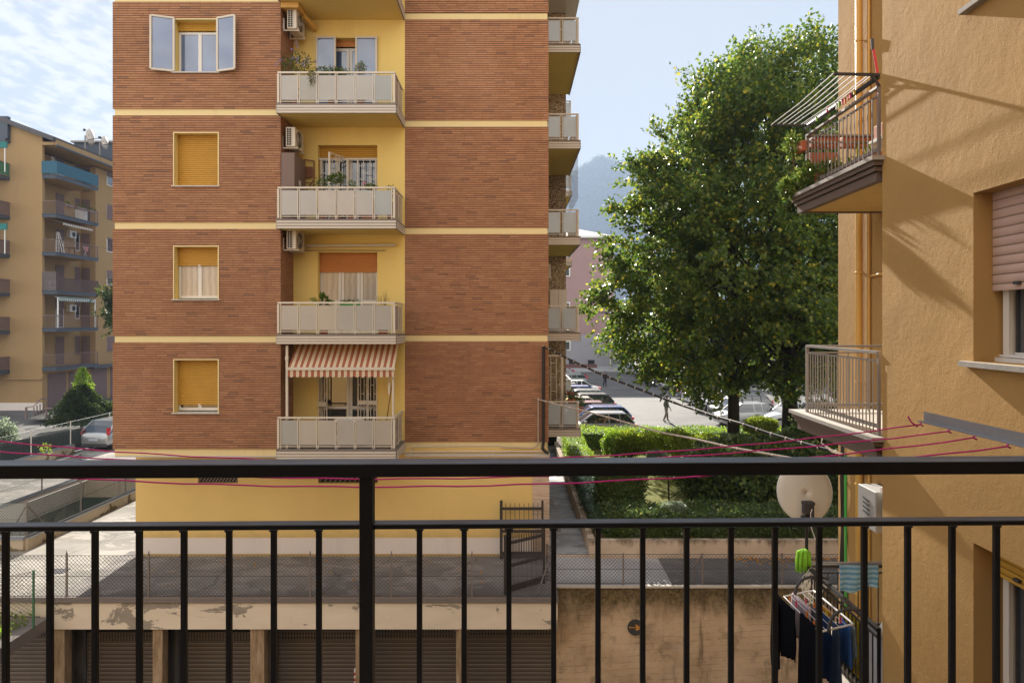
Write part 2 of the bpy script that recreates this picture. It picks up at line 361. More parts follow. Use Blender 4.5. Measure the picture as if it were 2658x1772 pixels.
M['terr_light']=ground('worn_terrace_sunlit_pale',(.21,.195,.17),(.30,.275,.24),.9,.6,.5)  # worn ground, made paler to carry a sunlit look
M['road']=ground('parking_asphalt',(.085,.082,.08),(.12,.115,.108),.5,.3,.12)
M['darkasph']=ground('dark_asphalt',(.105,.10,.097),(.135,.128,.122),.3,.25,.9)
M['concrete']=ground('smooth_concrete',(.33,.325,.32),(.40,.39,.385),.25,.15,.35)
M['walk']=ground('damp_walkway_concrete',(.24,.25,.26),(.34,.35,.36),.9,.4,.8)
M['yard']=ground('lower_yard_concrete',(.13,.12,.11),(.18,.17,.15),.4,.4,.4)
M['soil']=flat('leaf_littered_soil',(.09,.05,.028),.95,.5,9)
def grass():
    t=NT('dry_lawn'); c=t.ramp(t.noise(2.2,6,.7),[(.35,(.13,.145,.03)),(.55,(.22,.22,.055)),(.75,(.30,.27,.10))]); c=t.hsv(c,t.math('MULTIPLY_ADD',t.noise(60,4,.8),1.2,.4)); t.bump(t.noise(45,4,.8),.9,.04); return t.fin(c,.9,.1)
M['grass']=grass()
def leafmat(name, stops, trans=.35, gloss=.35, noise_sc=.35):
    t=NT(name); gi=t.n.new('ShaderNodeNewGeometry'); r=gi.outputs['Random Per Island']
    c=t.ramp(r,stops); c=t.hsv(c,t.math('MULTIPLY_ADD',t.noise(noise_sc,3),.9,.55))
    t.fin(c,gloss,.35)
    tr=t.n.new('ShaderNodeBsdfTranslucent'); t.l.new(t.hsv(c,2.7),tr.inputs[0])
    mx=t.n.new('ShaderNodeMixShader'); mx.inputs[0].default_value=trans; t.l.new(t.bsdf.outputs[0],mx.inputs[1]); t.l.new(tr.outputs[0],mx.inputs[2]); t.l.new(mx.outputs[0],t.out.inputs[0]); return t.mat
G1=[(0,(.034,.066,.013)),(.5,(.062,.106,.015)),(.82,(.13,.165,.018)),(.965,(.21,.215,.024)),(1,(.40,.31,.025))]
M['linden']=leafmat('linden_leaves',G1,.38,.38)
M['hedge']=leafmat('box_hedge_leaves',[(0,(.08,.15,.016)),(.6,(.15,.24,.02)),(1,(.30,.36,.04))],.35,.4)
M['lit_shrub']=leafmat('yellow_green_shrub_leaves',[(0,(.07,.12,.012)),(.6,(.14,.19,.018)),(1,(.28,.28,.03))],.4,.4)
M['dkshrub']=leafmat('dark_shrub_leaves',[(0,(.035,.062,.020)),(.6,(.06,.095,.028)),(.93,(.10,.14,.035)),(1,(.2,.2,.05))],.25,.25)
M['silver']=leafmat('silver_leaves',[(0,(.08,.11,.07)),(1,(.28,.32,.22))],.3,.3)
M['teal_leaf']=leafmat('blue_green_leaves',[(0,(.035,.07,.042)),(1,(.09,.14,.08))],.25,.35)
M['potleaf']=leafmat('pot_plant_leaves',[(0,(.03,.06,.012)),(.7,(.08,.12,.02)),(1,(.2,.2,.04))],.3,.4)
M['farleaf']=leafmat('far_tree_leaves',[(0,(.016,.03,.01)),(.7,(.035,.055,.014)),(1,(.08,.095,.02))],.3,.5)
M['bark']=flat('dark_bark',(.028,.021,.016),.9,.4,14,bump=.8,bsc=25)
M['twig']=flat('twig',(.12,.07,.04),.8,.3,9)
M['flower']=flat('violet_flower',(.30,.24,.62),.6,.1,9)
M['redflower']=flat('red_flower',(.6,.015,.03),.6,.1,9)
M['yleaf']=flat('fallen_leaf',(.45,.22,.03),.8,.4,30)
def carpaint(name,col,metal=.35):
    t=NT(name); return t.fin(t.hsv(col,t.math('MULTIPLY_ADD',t.noise(1,2),.1,.95)),.28,.5,metal,**{'Coat Weight':.8,'Coat Roughness':.05})
# ================================================================ brick building across the yard
YL, YR, YB = 18.0, 19.05, 17.7
FL=[11.63,8.63,5.635,2.645,-.345,-3.33]
XL0,XL1,XR0,XR1=-10.53,-6.1,-2.99,1.02
bb=thing('brick_apartment_building','brick and yellow plaster apartment building with glass-panelled balconies facing the viewer','building',(-4.75,25,-6.54))
fl=lambda u,v,w:(u,YL-w,v); fr=lambda u,v,w:(u,YR-w,v)
core=MB().box((-10.50,YR+.6,-6.7),(1.0,36,-3.7)).box((-10.50,YR+.6,-3.7),(1.0,25.3,11.4)).box((-10.50,25.3,-3.7),(2.0,33.5,11.4)); build('core_wall',core,M['pebble'],bb)
ye=MB()
wins=[]
WX0,WX1=-8.90,-7.755
brl=MB(); brr=MB()
for i,F in enumerate(FL[1:],1):
    hole=(WX0,WX1,F+.94,F+2.32)
    brl.wall(fl,XL0,XL1,F-.02,FL[i-1]-.2,[hole]); rv=MB(); rv.reveal(fl,hole,.30); build('reveal',rv,M['yellow'],bb)
    brr.wall(fr,XR0,XR1,F-.02,FL[i-1]-.2,[])
    wins.append((i,F,hole))
    build('plaster_band',MB().box((XL0+.04,YL+.03,F-.2),(XL1-.02,YR,F-.02)),M['band'],bb); build('plaster_band',MB().box((XR0,YR+.02,F-.2),(XR1-.03,YR+.3,F-.02)),M['band'],bb)
    brl.box((XL0,YL+.002,F-.02),(XL0+.02,YR,FL[i-1]-.2)); brr.box((XR1-.02,YR+.002,F-.02),(XR1,YR+1.2,FL[i-1]-.2))
    brl.poly([(XL1,YL,F-.02),(XL1,YR,F-.02),(XL1,YR,FL[i-1]-.2),(XL1,YL,FL[i-1]-.2)])
    brl.box((XL0,YL+.002,F-.02),(XL1-.002,YL+.03,F-.019)); brl.box((XL0,YL+.002,FL[i-1]-.201),(XL1-.002,YL+.03,FL[i-1]-.2)); brr.box((XR0,YR+.002,F-.02),(XR1,YR+.03,F-.019))
build('brick_wall',brl,M['brick'],bb); build('brick_wall',brr,M['brick'],bb)
# recess yellow wall with door openings
DX0,DX1=-5.42,-3.76
doors=[(DX0,DX1,F+.02,F+2.28) for F in FL[1:]]
ye.wall(fr,XL1,XR0,FL[5],FL[0],doors)
for h in doors: rv=MB(); rv.reveal(fr,h,.30); build('reveal',rv,M['yellow'],bb)
# thin plaster edge round the openings
for i,F,(a,b,c,d) in wins:
    eg=MB()
    for (p,q) in (((a-.03,c),(a,d)),((b,c),(b+.03,d)),((a-.03,d),(b+.03,d+.03))):
        eg.box((p[0],YL-.012,p[1]),(q[0],YL+.02,q[1]))
    build('opening_trim',eg,M['band'],bb)
build('recess_wall',ye,M['yellow'],bb)
# ground storey
vents=[(X(514,YR),X(617,YR),-4.5,-3.95),(X(826,YR),X(980,YR),-4.5,-3.95)]
lo=MB(); LX0=X(352,YR)
lo.wall(fr,LX0,X(1382,YR),-6.2,FL[5]-.2,vents); build('ground_storey_wall',lo,M['yellow_low'],bb)
lp=MB(); lp.wall(lambda u,v,w:(u,YR-.015-w,v),LX0,X(1382,YR),-6.46,-6.02,[]); lp.box((LX0,YR-.015,-6.021),(X(1382,YR),YR+.1,-6.02)); build('plinth',lp,M['plinth'],bb)
build('wall_foot',MB().box((LX0,YR-.008,-6.56),(X(1382,YR),YR+.2,-6.46)),M['yellow_low'],bb)
tv=MB().box((X(1382,YR),YR-.03,-6.56),(XR1+.02,YR+1.2,FL[5]-.36)); build('stone_cladding',tv,M['travertine'],bb)
build('stone_ledge',MB().box((XR0,YR-.05,FL[5]-.42),(XR1+.03,YR+.3,FL[5]-.34)).box((XL0+.05,YL+.02,FL[5]-.24),(XL1,YR+.1,FL[5]-.2)),M['marble'],bb)
build('ground_storey_top',MB().box((XR0,YR+.01,FL[5]-.34),(XR1-.02,YR+.3,FL[5]-.2)),M['yellow_low'],bb)
for a,b,c,d in vents:
    v=build('vent',MB().box((a,YR+.14,c),(b,YR+.16,d)),M['dark'],bb)
    g=MB()
    for k in range(12):
        u=a+(b-a)*(k+.5)/12
        for r in range(4): zz=c+(d-c)*(r+.2)/4; g.bar((u-.05,YR+.08,zz),(u+.05,YR+.08,zz+.13),.02,.03)
    build('vent_grille',g,M['coping'],v)
    e=MB(); e.reveal(fr,(a,b,c,d),.15); build('vent_reveal',e,M['yellow_low'],v)
build('roof_slab',MB().box((-11.1,17.3,11.43),(2.4,34,11.65)),M['cream2'],bb)
# windows of the left wing
for i,F,(a,b,c,d) in wins:
    y=YL+.22; w=MB()
    fw=.055
    for p in (a+.01,(a+b)/2-.045,b-.01-fw): w.box((p,y,c+.03),(p+(fw if abs(p-(a+b)/2+.045)>.01 else .09),y+.05,d-.25))
    w.box((a+.01,y+.004,c+.03),(b-.01,y+.046,c+.10)); w.box((a+.01,y+.004,d-.3),(b-.01,y+.046,d-.24))
    wo=build('window',w,M['white'],bb)
    mats={2:M['glass_b'],4:M['lace']}
    build('pane',MB().box((a+.06,y+.02,c+.09),(b-.06,y+.03,d-.29)),mats.get(i,M['glass']),wo)
    sh={1:1.35,2:.22,3:1.37,4:.48,5:1.20}[i]
    s=build('roller_shutter',MB().box((a+.005,y-.03,d-sh),(b-.005,y-.012,d)),M['sh_yellow_rust' if i in(3,4) else 'sh_yellow'],wo)
    build('sill',MB().box((a-.06,YL-.05,c-.03),(b+.06,YL+.26,c)),M['marble'],wo)
    if i in (4,5): build('shutter_stop',MB().box(((a+b)/2-.03,y-.045,d-sh-.01),((a+b)/2+.03,y-.03,d-sh+.02)),M['white'],wo)
    if i==2:   # open outer sashes
        for sx,x0,ang in ((-1,a,math.radians(158)),(1,b,math.radians(22))):
            ln=.56; dx=math.cos(ang)*ln; dy=-math.sin(ang)*ln*.8; p0=Vector((x0,YL-.03,0)); p1=Vector((x0+dx,YL-.03+dy,0)); zb,zt=c+.02,d+.03
            q=MB()
            q.bar((p0.x,p0.y,zb),(p0.x,p0.y,zt),.05); q.bar((p1.x,p1.y,zb),(p1.x,p1.y,zt),.05)
            q.bar((p0.x,p0.y,zb),(p1.x,p1.y,zb),.05); q.bar((p0.x,p0.y,zt),(p1.x,p1.y,zt),.05)
            so=build('outer_sash',q,M['cream'],wo)
            n=Vector((p1.y-p0.y,-(p1.x-p0.x),0)).normalized()*.004
            build('sash_glass',MB().bar((p0.x+dx*.07,p0.y+dy*.07,(zb+zt)/2),(p0.x+dx*.93,p0.y+dy*.93,(zb+zt)/2),.008,zt-zb-.05),M['glass_b'],wo)
# balcony doors in the recess
def grille(q,x0,x1,y,z0,z1,ph=0):
    q.box((x0,y,z0),(x0+.035,y+.03,z1)); q.box((x1-.035,y,z0),(x1,y+.03,z1)); q.box((x0+.035,y+.002,z1-.03),(x1-.035,y+.028,z1)); q.box((x0+.035,y+.002,z0),(x1-.035,y+.028,z0+.03))
    for k in (1,2):
        u=x0+(x1-x0)*k/3; q.box((u-.009,y+.004,z0+.03),(u+.009,y+.022,z1-.03))
    for k in range(3):
        n=5
        for r in range(n):
            zz=z0+(z1-z0)*(r+(.5 if (k+ph)%2 else .95))/n
            if zz<z1-.05: q.box((x0+(x1-x0)*k/3+.01,y+.006,zz-.008),(x0+(x1-x0)*(k+1)/3-.01,y+.02,zz+.008))
for i,(a,b,c,d) in enumerate(doors,1):
    y=YR+.24; F=c-.02; w=MB(); gp=MB()
    if i in (1,4):
        xs=[a,a+(b-a)*.36,a+(b-a)*.68,b]
    else: xs=[a,(a+b)/2,b]
    for k in range(len(xs)-1):
        u0,u1=xs[k]+.005,xs[k+1]-.005
        w.box((u0,y,c),(u0+.075,y+.05,d-.2)).box((u1-.075,y,c),(u1,y+.05,d-.2)).box((u0+.075,y+.003,c),(u1-.075,y+.047,c+.1)).box((u0+.075,y+.003,c+.85),(u1-.075,y+.047,c+.93)).box((u0+.075,y+.003,d-.28),(u1-.075,y+.047,d-.2))
        gp.box((u0+.07,y+.02,c+.08),(u1-.07,y+.03,d-.26))
    do=build('balcony_door',w,M['white'],bb)
    build('pane',gp,M['lace'] if i==4 else (M['glass_b'] if i==2 else M['glass']),do)
    sh={1:.3,2:.17,3:.34,4:.54,5:.35}[i]
    build('roller_shutter',MB().box((a+.004,y-.035,d-sh),(b-.004,y-.015,d)),M['sh_orange' if i in(2,4) else 'sh_yellow'],do)
    if i==2:
        for (u0,u1) in ((a-.04,a+.52),(b-.60,b+.01)):
            q=MB(); q.box((u0,YR-.07,c),(u0+.05,YR-.03,d+.02)).box((u1-.05,YR-.07,c),(u1,YR-.03,d+.02)).box((u0+.05,YR-.068,d-.03),(u1-.05,YR-.032,d+.02)).box((u0+.05,YR-.068,c),(u1-.05,YR-.032,c+.06))
            build('outer_sash',q,M['cream'],do); build('sash_glass',MB().box((u0+.05,YR-.055,c+.06),(u1-.05,YR-.045,d-.03)),M['glass_b'],do)
    if i==3:
        q=MB(); grille(q,a+.05,a+.55,YR+.08,c,d-.36); grille(q,b-.58,b-.04,YR+.08,c,d-.36,1); q.box((a,YR+.075,d-.39),(b,YR+.115,d-.34)); q.box((a+.78,YR+.08,c),(a+.84,YR+.11,d-.39))
        build('security_grille',q,M['cream'],do)
        q=MB(); x0=a+.42
        q.bar((x0,YR-.35,c),(x0,YR-.35,d-.28),.055); q.bar((x0,YR-.35,d-.3),(x0+.28,YR+.05,d-.33),.03); q.bar((x0+.13,YR-.17,c),(x0+.13,YR-.17,d-.32),.02); q.bar((x0+.2,YR-.07,c),(x0+.2,YR-.07,d-.33),.02)
        for r in range(6): q.bar((x0,YR-.35,c+.3+.3*r),(x0+.28,YR+.05,c+.3+.3*r),.018)
        build('open_grille_leaf',q,M['cream'],do)
    if i==5:
        q=MB(); grille(q,a+.0,a+.26,YR+.02,c,d-.05); grille(q,b-.56,b-.28,YR+.02,c,d-.05,1); grille(q,b-.27,b,YR-.02,c,d-.05); q.box((a,YR-.01,c+.95),(a+.24,YR+.015,c+1.08)).box((b-.55,YR-.01,c+1.0),(b-.29,YR+.015,c+1.12)).box((b-.26,YR-.05,c+1.0),(b,YR-.025,c+1.12))
        build('security_grille',q,M['cream'],do)
# front balconies
BX0,BX1=-6.094,-3.005
def fasc(q,pts,F,n=3,t=.22):
    # pts: plan polyline of the outer edge; ribbed strips
    h=t/n
    for (p,r) in zip(pts,pts[1:]):
        for k in range(n):
            z=F-h*(k+.5)-.002; q.bar((p[0],p[1],z),(r[0],r[1],z),.05,h*.74)
        q.bar((p[0],p[1],F-t/2),(r[0],r[1],F-t/2),.03,t*.98,m=1)  # groove plate coloured darker, standing in for shade between the ribs
def gpanel(a,b,z0,z1,mat,par):
    return build('glass_panel',MB().bar((*a,(z0+z1)/2),(*b,(z0+z1)/2),.008,z1-z0),mat,par)
for i,F in enumerate(FL[1:],1):
    sl=MB().box((BX0+.02,YB+.02,F-.215),(BX1-.02,YR-.001,F-.01)); bo=build('balcony',sl,M['yellow'],bb)
    fa=MB(); fasc(fa,[(BX0,YB+.5),(BX0,YB),(BX1,YB),(BX1,YR-.02)],F-.015); build('fascia',fa,[M['cream2'],M['coping']],bo)
    build('edge_stone',MB().box((BX0-.02,YB-.02,F-.012),(BX1+.02,YR-.01,F+.02)),M['coping'],bo)
    q=MB(); z1=F+.84; y=YB+.06
    q.bar((BX0,y,z1),(BX1-.06,y,z1),.045,.045); q.bar((BX1-.06,y-.02,z1),(BX1-.06,YR,z1),.045,.045)
    q.bar((BX0+.03,y,F+.09),(BX1-.06,y,F+.09),.02); q.bar((BX1-.06,y,F+.09),(BX1-.06,YR,F+.09),.02)
    q.bar((BX0+.02,y-.01,F+.05),(BX0+.02,y-.01,F+.80),.055,.05); q.bar((BX1-.06,y-.01,F+.05),(BX1-.06,y-.01,F+.80),.055,.05)
    n=6; pw=(BX1-.10-BX0-.06)/n
    for k in range(n):
        u0=BX0+.06+pw*k+.03; u1=u0+pw-.065
        for u in (u0-.012,u1+.012): q.bar((u,y,F+.03),(u,y,z1),.02,.025)
        gpanel((u0,y),(u1,y),F+.13,F+.77,M[random.choice(['frost','frost_b','frost_c','frost_d','frost'])],bo)
    for k in range(2):
        v0=y+.12+.6*k; v1=v0+.5
        for v in (v0-.02,v1+.02): q.bar((BX1-.06,v,F+.03),(BX1-.06,v,z1),.02)
        gpanel((BX1-.06,v0),(BX1-.06,v1),F+.13,F+.77,M['frost'],bo)
    build('railing',q,M['cream'],bo)
# side balconies on the right flank
SX1=2.12
for i,F in enumerate(FL[1:],1):
    y0=21.27; y1=25.3
    bo=build('balcony',MB().box((1.02,y0+.02,F-.215),(SX1-.02,y1-.002,F-.01)),M['yellow'],bb)
    fa=MB(); fasc(fa,[(1.02,y0),(SX1,y0),(SX1,y1)],F-.03); build('fascia',fa,[M['cream2'],M['coping']],bo)
    build('edge_stone',MB().box((1.02,y0-.02,F-.012),(SX1+.02,y1-.01,F+.02)),M['coping'],bo)
    q=MB(); z1=F+.84; y=y0+.05; xr=SX1-.06
    q.bar((1.02,y,z1),(xr,y,z1),.045); q.bar((xr,y-.02,z1),(xr,y1,z1),.045); q.bar((1.02,y,F+.08),(xr,y,F+.08),.02); q.bar((xr,y,F+.08),(xr,y1,F+.08),.02)
    for u in (1.50,1.57,2.01): q.bar((u,y,F+.02),(u,y,z1),.022)
    q.bar((xr,y-.01,F+.02),(xr,y-.01,F+.8),.05)
    gpanel((1.05,y),(1.49,y),F+.13,F+.77,M['frost2'],bo); gpanel((1.60,y),(2.0,y),F+.13,F+.77,M['frost2'],bo)
    for k in range(6):
        v0=y+.15+.63*k; q.bar((xr,v0-.02,F+.02),(xr,v0-.02,z1),.02); gpanel((xr,v0),(xr,v0+.52),F+.13,F+.77,M['frost2'],bo)
    build('railing',q,M['cream'],bo)
    # farther balcony of the same flank
    y0=29.3; x1=2.55
    bo=build('balcony',MB().box((2.0,y0,F-.215),(x1,33,F-.01)),M['yellow'],bb)
    fa=MB(); fasc(fa,[(2.0,y0),(x1,y0),(x1,33)],F-.03); build('fascia',fa,[M['cream2'],M['coping']],bo)
    q=MB(); q.bar((2.0,y0+.05,F+.84),(x1-.04,y0+.05,F+.84),.045).bar((x1-.04,y0,F+.84),(x1-.04,33,F+.84),.045).bar((x1-.04,y0+.05,F),(x1-.04,y0+.05,F+.84),.05); build('railing',q,M['cream'],bo)
    gpanel((2.02,y0+.05),(x1-.08,y0+.05),F+.1,F+.77,M['frost2'],bo); gpanel((x1-.04,y0+.1),(x1-.04,32.9),F+.1,F+.77,M['frost2'],bo)
    if i in(2,): build('bird_netting',MB().bar((SX1-.03,21.6,F-1.0),(SX1-.03,25.2,F-1.0),.004,1.5),frosted('pale_netting',(.6,.65,.7),.28),bb)
# ---- air conditioners hung on the flank of the left wing
def ac_x(name,label,x,y,z,fan=True):
    """narrow grille side to the viewer, fan side facing +x"""
    w,l,h=.25,.74,.52
    t=thing(name,label,'air conditioner',(x,y+l/2,z-.05),'air conditioners in the yellow recess')
    o=build('housing',MB().box((x,y,z),(x+w,y+l,z+h)),M['cream'],t); bevel(o,.015)
    g=MB().box((x+.02,y-.006,z+.03),(x+.16,y-.002,z+h-.04)); build('coil_opening',g,M['dark'],t)
    q=MB()
    for k in range(3): q.box((x+.02+.065*k,y-.014,z+.03),(x+.03+.065*k,y-.006,z+h-.04))
    for k in range(9): q.box((x+.02,y-.012,z+.03+k*(h-.07)/8),(x+.165,y-.007,z+.038+k*(h-.07)/8))
    build('grille',q,M['cream'],t)
    if fan:
        c=(x+w+.002,y+l*.45,z+h/2); q=MB().lathe([(0,.0),(.215,.0),(.215,.012),(.19,.014)],c,24,axis='x'); build('fan_ring',q,M['darkgrey'],t)
        q=MB()
        for k in range(5): q.lathe([(.04+.04*k,.014),(.04+.04*k,.022),(.046+.04*k,.022),(.046+.04*k,.014)],c,20,axis='x')
        q.lathe([(.0,.014),(.03,.024),(.0,.025)],c,10,axis='x')
        build('fan_guard',q,M['cream'],t)
    q=MB()
    for yy in (y+.08,y+l-.12):
        q.bar((x-.13,yy,z-.02),(x+w+.05,yy,z-.02),.035,.03); q.bar((x-.11,yy,z-.02),(x-.11,yy,z+.3),.035)
    build('bracket',q,M['cream'],t); return t
ac_x('air_conditioner','cream air conditioner high in the recess under the topmost soffit',-5.965,18.10,7.77)
ac_x('air_conditioner','cream air conditioner above the brown cabinet on the recess balcony',-6.0,18.10,4.64)
ac_x('air_conditioner','cream air conditioner with round fan beside the orange shutter',-5.985,18.12,1.93)
t=thing('duct_cover','orange-tan boxed duct above the topmost air conditioner in the recess','duct',(-5.8,18.4,8.2),None)
build('duct_box',MB().box((-6.08,17.95,8.26),(-5.62,18.6,8.40)),M['pipe'],t); build('duct_run',MB().bar((-5.66,18.45,8.27),(-5.46,18.95,8.12),.10,.13),M['pipe'],t)
# tubes along the recess wall
bl=thing('rolled_blind','white rolled blind tube on the yellow wall above the orange shutter','blind',(X(910,18.95),18.95,Z(640,18.95)))
build('tube',MB().tube([P(793,638,18.95),P(1026,636,18.95)],.035,10),M['cream'],bl)
build('rod',MB().tube([P(780,650,18.98),P(1000,650,18.98)],.010,6),M['coping'],bl)
# pipes and cables on the right corner of the building
pc=thing('cable_riser','black and beige cables climbing the right corner of the brick wall','cable',(X(1408,19),19,-3.6))
q=MB().tube([P(1411,899,18.98),P(1410,1150,18.98),P(1408,1163,18.97),P(1416,1172,18.95),P(1424,1175,18.95)],.045,8); build('black_cable',q,M['cable'],pc)
q=MB().tube([P(1397,1036,18.98),P(1397,1150,18.98),P(1392,1158,18.98),P(1382,1163,18.98),P(1300,1160,18.98)],.018,6); build('beige_cable',q,M['beigecable'],pc)
q=MB().tube([P(1045,1174,19.0),P(1070,1172,19.0),P(1425,1171,19.0)],.02,6).tube([P(1066,1182,19.0),P(1067,1166,19.0),P(1075,1158,19.0),P(1300,1155,19.0)],.014,6); build('wall_conduit',q,M['cream'],pc)
# ---- things on the balconies
def leaf_quads(pos, dirs, ln, wd, fold=.0):
    n=len(pos); d=dirs/np.linalg.norm(dirs,axis=1,keepdims=True)
    r=rng.normal(size=(n,3)); s=np.cross(d,r); s/=np.linalg.norm(s,axis=1,keepdims=True)+1e-9
    ln=np.asarray(ln).reshape(-1,1)*np.ones((n,1)); wd=np.asarray(wd).reshape(-1,1)*np.ones((n,1))
    nrm=np.cross(d,s)
    return np.stack([pos,pos+d*ln*.45+s*wd*.5+nrm*wd*.1,pos+d*ln,pos+d*ln*.45-s*wd*.5+nrm*wd*.1],axis=1)
def blob(c, r, n, ls, up=.3, shell=.45, droop=0):
    v=rng.normal(size=(n,3)); v/=np.linalg.norm(v,axis=1,keepdims=True); rad=rng.uniform(shell,1,(n,1))**.6
    lump=1+.22*np.sin(v[:,0:1]*7+v[:,1:2]*5+c[0]*3)*np.cos(v[:,2:3]*6+c[1]); p=np.array(c)+v*rad*lump*np.array(r)
    d=v+rng.normal(size=(n,3))*.6+np.array([0,0,up-droop]); return leaf_quads(p,d,rng.uniform(.7,1.3,n)*ls,rng.uniform(.5,.8,n)*ls)
def pot_plant(name,label,x,y,z,ph,fr_,fz,n,ls,mat='potleaf',flowers=None,fm='flower',pot='terracotta',stems=5,group=None,cat='plant',pw=.13,pl=None):
    t=thing(name,label,cat,(x,y,z),group)
    if pl: o=build('planter',MB().box((x-pl/2,y-.09,z),(x+pl/2,y+.09,z+ph)),M[pot],t); bevel(o,.01)
    else: build('pot',MB().lathe([(pw*.7,0),(pw,ph*.9),(pw*1.1,ph*.9),(pw*1.1,ph),(pw*.9,ph)],(x,y,z),16),M[pot],t,True)
    q=MB()
    for k in range(stems):
        a=random.uniform(0,6.28); bx=x+(random.uniform(-.5,.5)*pl if pl else 0); tx=bx+math.cos(a)*fr_[0]*.7; ty=y+math.sin(a)*fr_[1]*.5
        q.tube([(bx,y,z+ph*.9),((bx+tx)/2,(y+ty)/2,z+ph+(fz-ph)*.5),(tx,ty,z+fz+random.uniform(-.2,.7)*fr_[2])],[.008,.006,.003],5)
    build('stem',q,M['twig'],t)
    V=blob((x,y,z+fz),fr_,n,ls,shell=.1); build_f=quads('foliage',V,M[mat],t)
    if flowers:
        p=np.array((x,y,z+fz))+rng.normal(size=(flowers,3))*np.array(fr_)*.6; p[:,2]+=fr_[2]*.3
        q=[]
        for c in p: q.append(blob(tuple(c),(.03,.03,.03),14,.03))
        quads('flower',np.concatenate(q),M[fm],t)
    return t
F2,F3,F4,F5=FL[2],FL[3],FL[4],FL[5]; yb=YB+.28
pot_plant('flowering_plant','tall straggly plant with violet flowers at the left of the topmost glass balcony',-5.68,yb,F2+.02,.3,(.46,.17,.30),1.12,520,.055,flowers=20,stems=12)
pot_plant('trailing_plant','vine trailing over the rail of the topmost glass balcony',-4.75,yb+.02,F2+.02,.55,(.50,.12,.17),.90,620,.055,stems=9)
pot_plant('trailing_plant','thin vine hanging down the outside of the balcony glass',-5.2,YB-.02,F2+.5,.02,(.10,.04,.26),.22,110,.045,pw=.004)
pot_plant('potted_shrub','small variegated shrub in front of the blue balcony window',-3.98,yb,F2+.02,.4,(.15,.12,.19),1.02,420,.042,'silver')
pot_plant('potted_tree','small citrus tree behind the rail beside the security grille',-4.62,yb,F3+.02,.3,(.24,.17,.15),1.1,360,.06,stems=8)
pot_plant('potted_plant','low leafy plant left of the citrus tree on the grille balcony',-5.0,yb,F3+.02,.3,(.2,.14,.19),1.0,180,.055,stems=8)
pot_plant('potted_plant','grey-green spiky plant right of the citrus tree',-4.22,yb,F3+.02,.3,(.12,.1,.1),.93,80,.08,'silver')
pot_plant('geranium','geranium with a pink flower on the grille balcony rail',-3.75,yb,F3+.02,.5,(.2,.1,.08),.88,180,.05,flowers=3,fm='redflower',pl=.4)
pot_plant('cactus','small cactus and leafy pot at the right corner of the grille balcony',-3.2,yb+.1,F3+.02,.5,(.14,.12,.1),.85,80,.05)
pot_plant('spiky_plant','aloe with long pointed leaves on the lace curtain balcony',-4.95,yb,F4+.02,.4,(.14,.1,.14),.86,26,.2)
pot_plant('window_box','green trough of low plants on the lace curtain balcony',-4.25,yb-.05,F4+.6,.22,(.28,.08,.05),.27,160,.045,pot='green',pl=.52)
t=thing('bare_shrub','leafless twiggy shrub at the right of the lace curtain balcony','plant',(-3.4,yb,F4+.02))
build('pot',MB().lathe([(.11,0),(.15,.3),(.13,.3)],(-3.4,yb,F4+.02),16),M['terracotta'],t)
q=MB()
for k in range(16):
    a=random.uniform(0,6.28); p=Vector((-3.4,yb,F4+.3)); pts=[p]
    for j in range(5): p=p+Vector((math.cos(a)*random.uniform(0,.06),math.sin(a)*.03,random.uniform(.1,.2))); a+=random.uniform(-1,1); pts.append(p.copy())
    q.tube(pts,[.009,.008,.006,.005,.004,.003],5)
build('branches',q,M['twig'],t)
cb=thing('balcony_cabinet','tall brown metal cabinet at the left end of the grille balcony','cabinet',(-5.9,18.5,F3+.02))
o=build('cabinet_body',MB().box((-6.07,17.95,F3+.02),(-5.72,18.9,F3+1.80)),M['brownbox'],cb); bevel(o,.008)
build('handle',MB().bar((-5.70,18.3,F3+1.0),(-5.70,18.3,F3+1.14),.02).bar((-5.70,18.4,F3+1.0),(-5.70,18.4,F3+1.14),.02),M['cream'],cb)
t=thing('folding_chair','brown wooden folding chair hung on the yellow wall beside the cabinet','chair',(-5.65,19.0,F3+.9))
q=MB(); x0,x1=X(790,18.98),X(815,18.98)
q.bar((x0,18.98,Z(416,19)),(x0-.02,18.98,Z(505,19)),.03).bar((x1,18.98,Z(418,19)),(x1-.0,18.98,Z(505,19)),.03).bar((x0,18.95,Z(416,19)),(x1,18.95,Z(419,19)),.03); build('frame',q,M['wood'],t)
q=MB()
for k in range(6): u=x0+.02+(x1-x0-.04)*(k+.5)/6; q.bar((u,18.93,Z(434,19)),(u,18.93,Z(462,19)),.03,.02)
build('backrest',q,M['wood'],t); build('cross_leg',MB().bar((x1,18.92,Z(470,19)),(x0,18.92,Z(505,19)),.03).bar((x0,18.93,Z(476,19)),(x1,18.93,Z(476,19)),.03),M['wood'],t)
# striped awning
def stripes(name,a,b,p,x0):
    t=NT(name); x=t.sep()[0]; f=t.math('FRACT',t.math('DIVIDE',t.math('SUBTRACT',x,x0),p)); c=t.mix(t.ss(f,.47,.5),a,b); return t.fin(t.hsv(c,t.math('MULTIPLY_ADD',t.noise(2,5),.3,.85)),.85,.2)
M['awn']=stripes('red_brown_striped_canvas',(.33,.115,.065),(.60,.49,.35),.155,-5.83)
aw=thing('striped_awning','brown and cream striped awning sloping down over the lowest recess balcony','awning',(-4.45,18.3,-1.3))
q=MB(); n=36; xs=np.linspace(-5.81,-3.06,n+1); zt=-.60; yt=18.45
for a,b in zip(xs,xs[1:]): q.poly([(a,17.72,-1.20),(b,17.72,-1.20),(b,yt,zt),(a,yt,zt)]); 
cv=build('canopy',q,M['awn'],aw); so=cv.modifiers.new('solid','SOLIDIFY'); so.thickness=.006
q=MB(); n=126; xs=np.linspace(-5.81,-3.06,n+1)
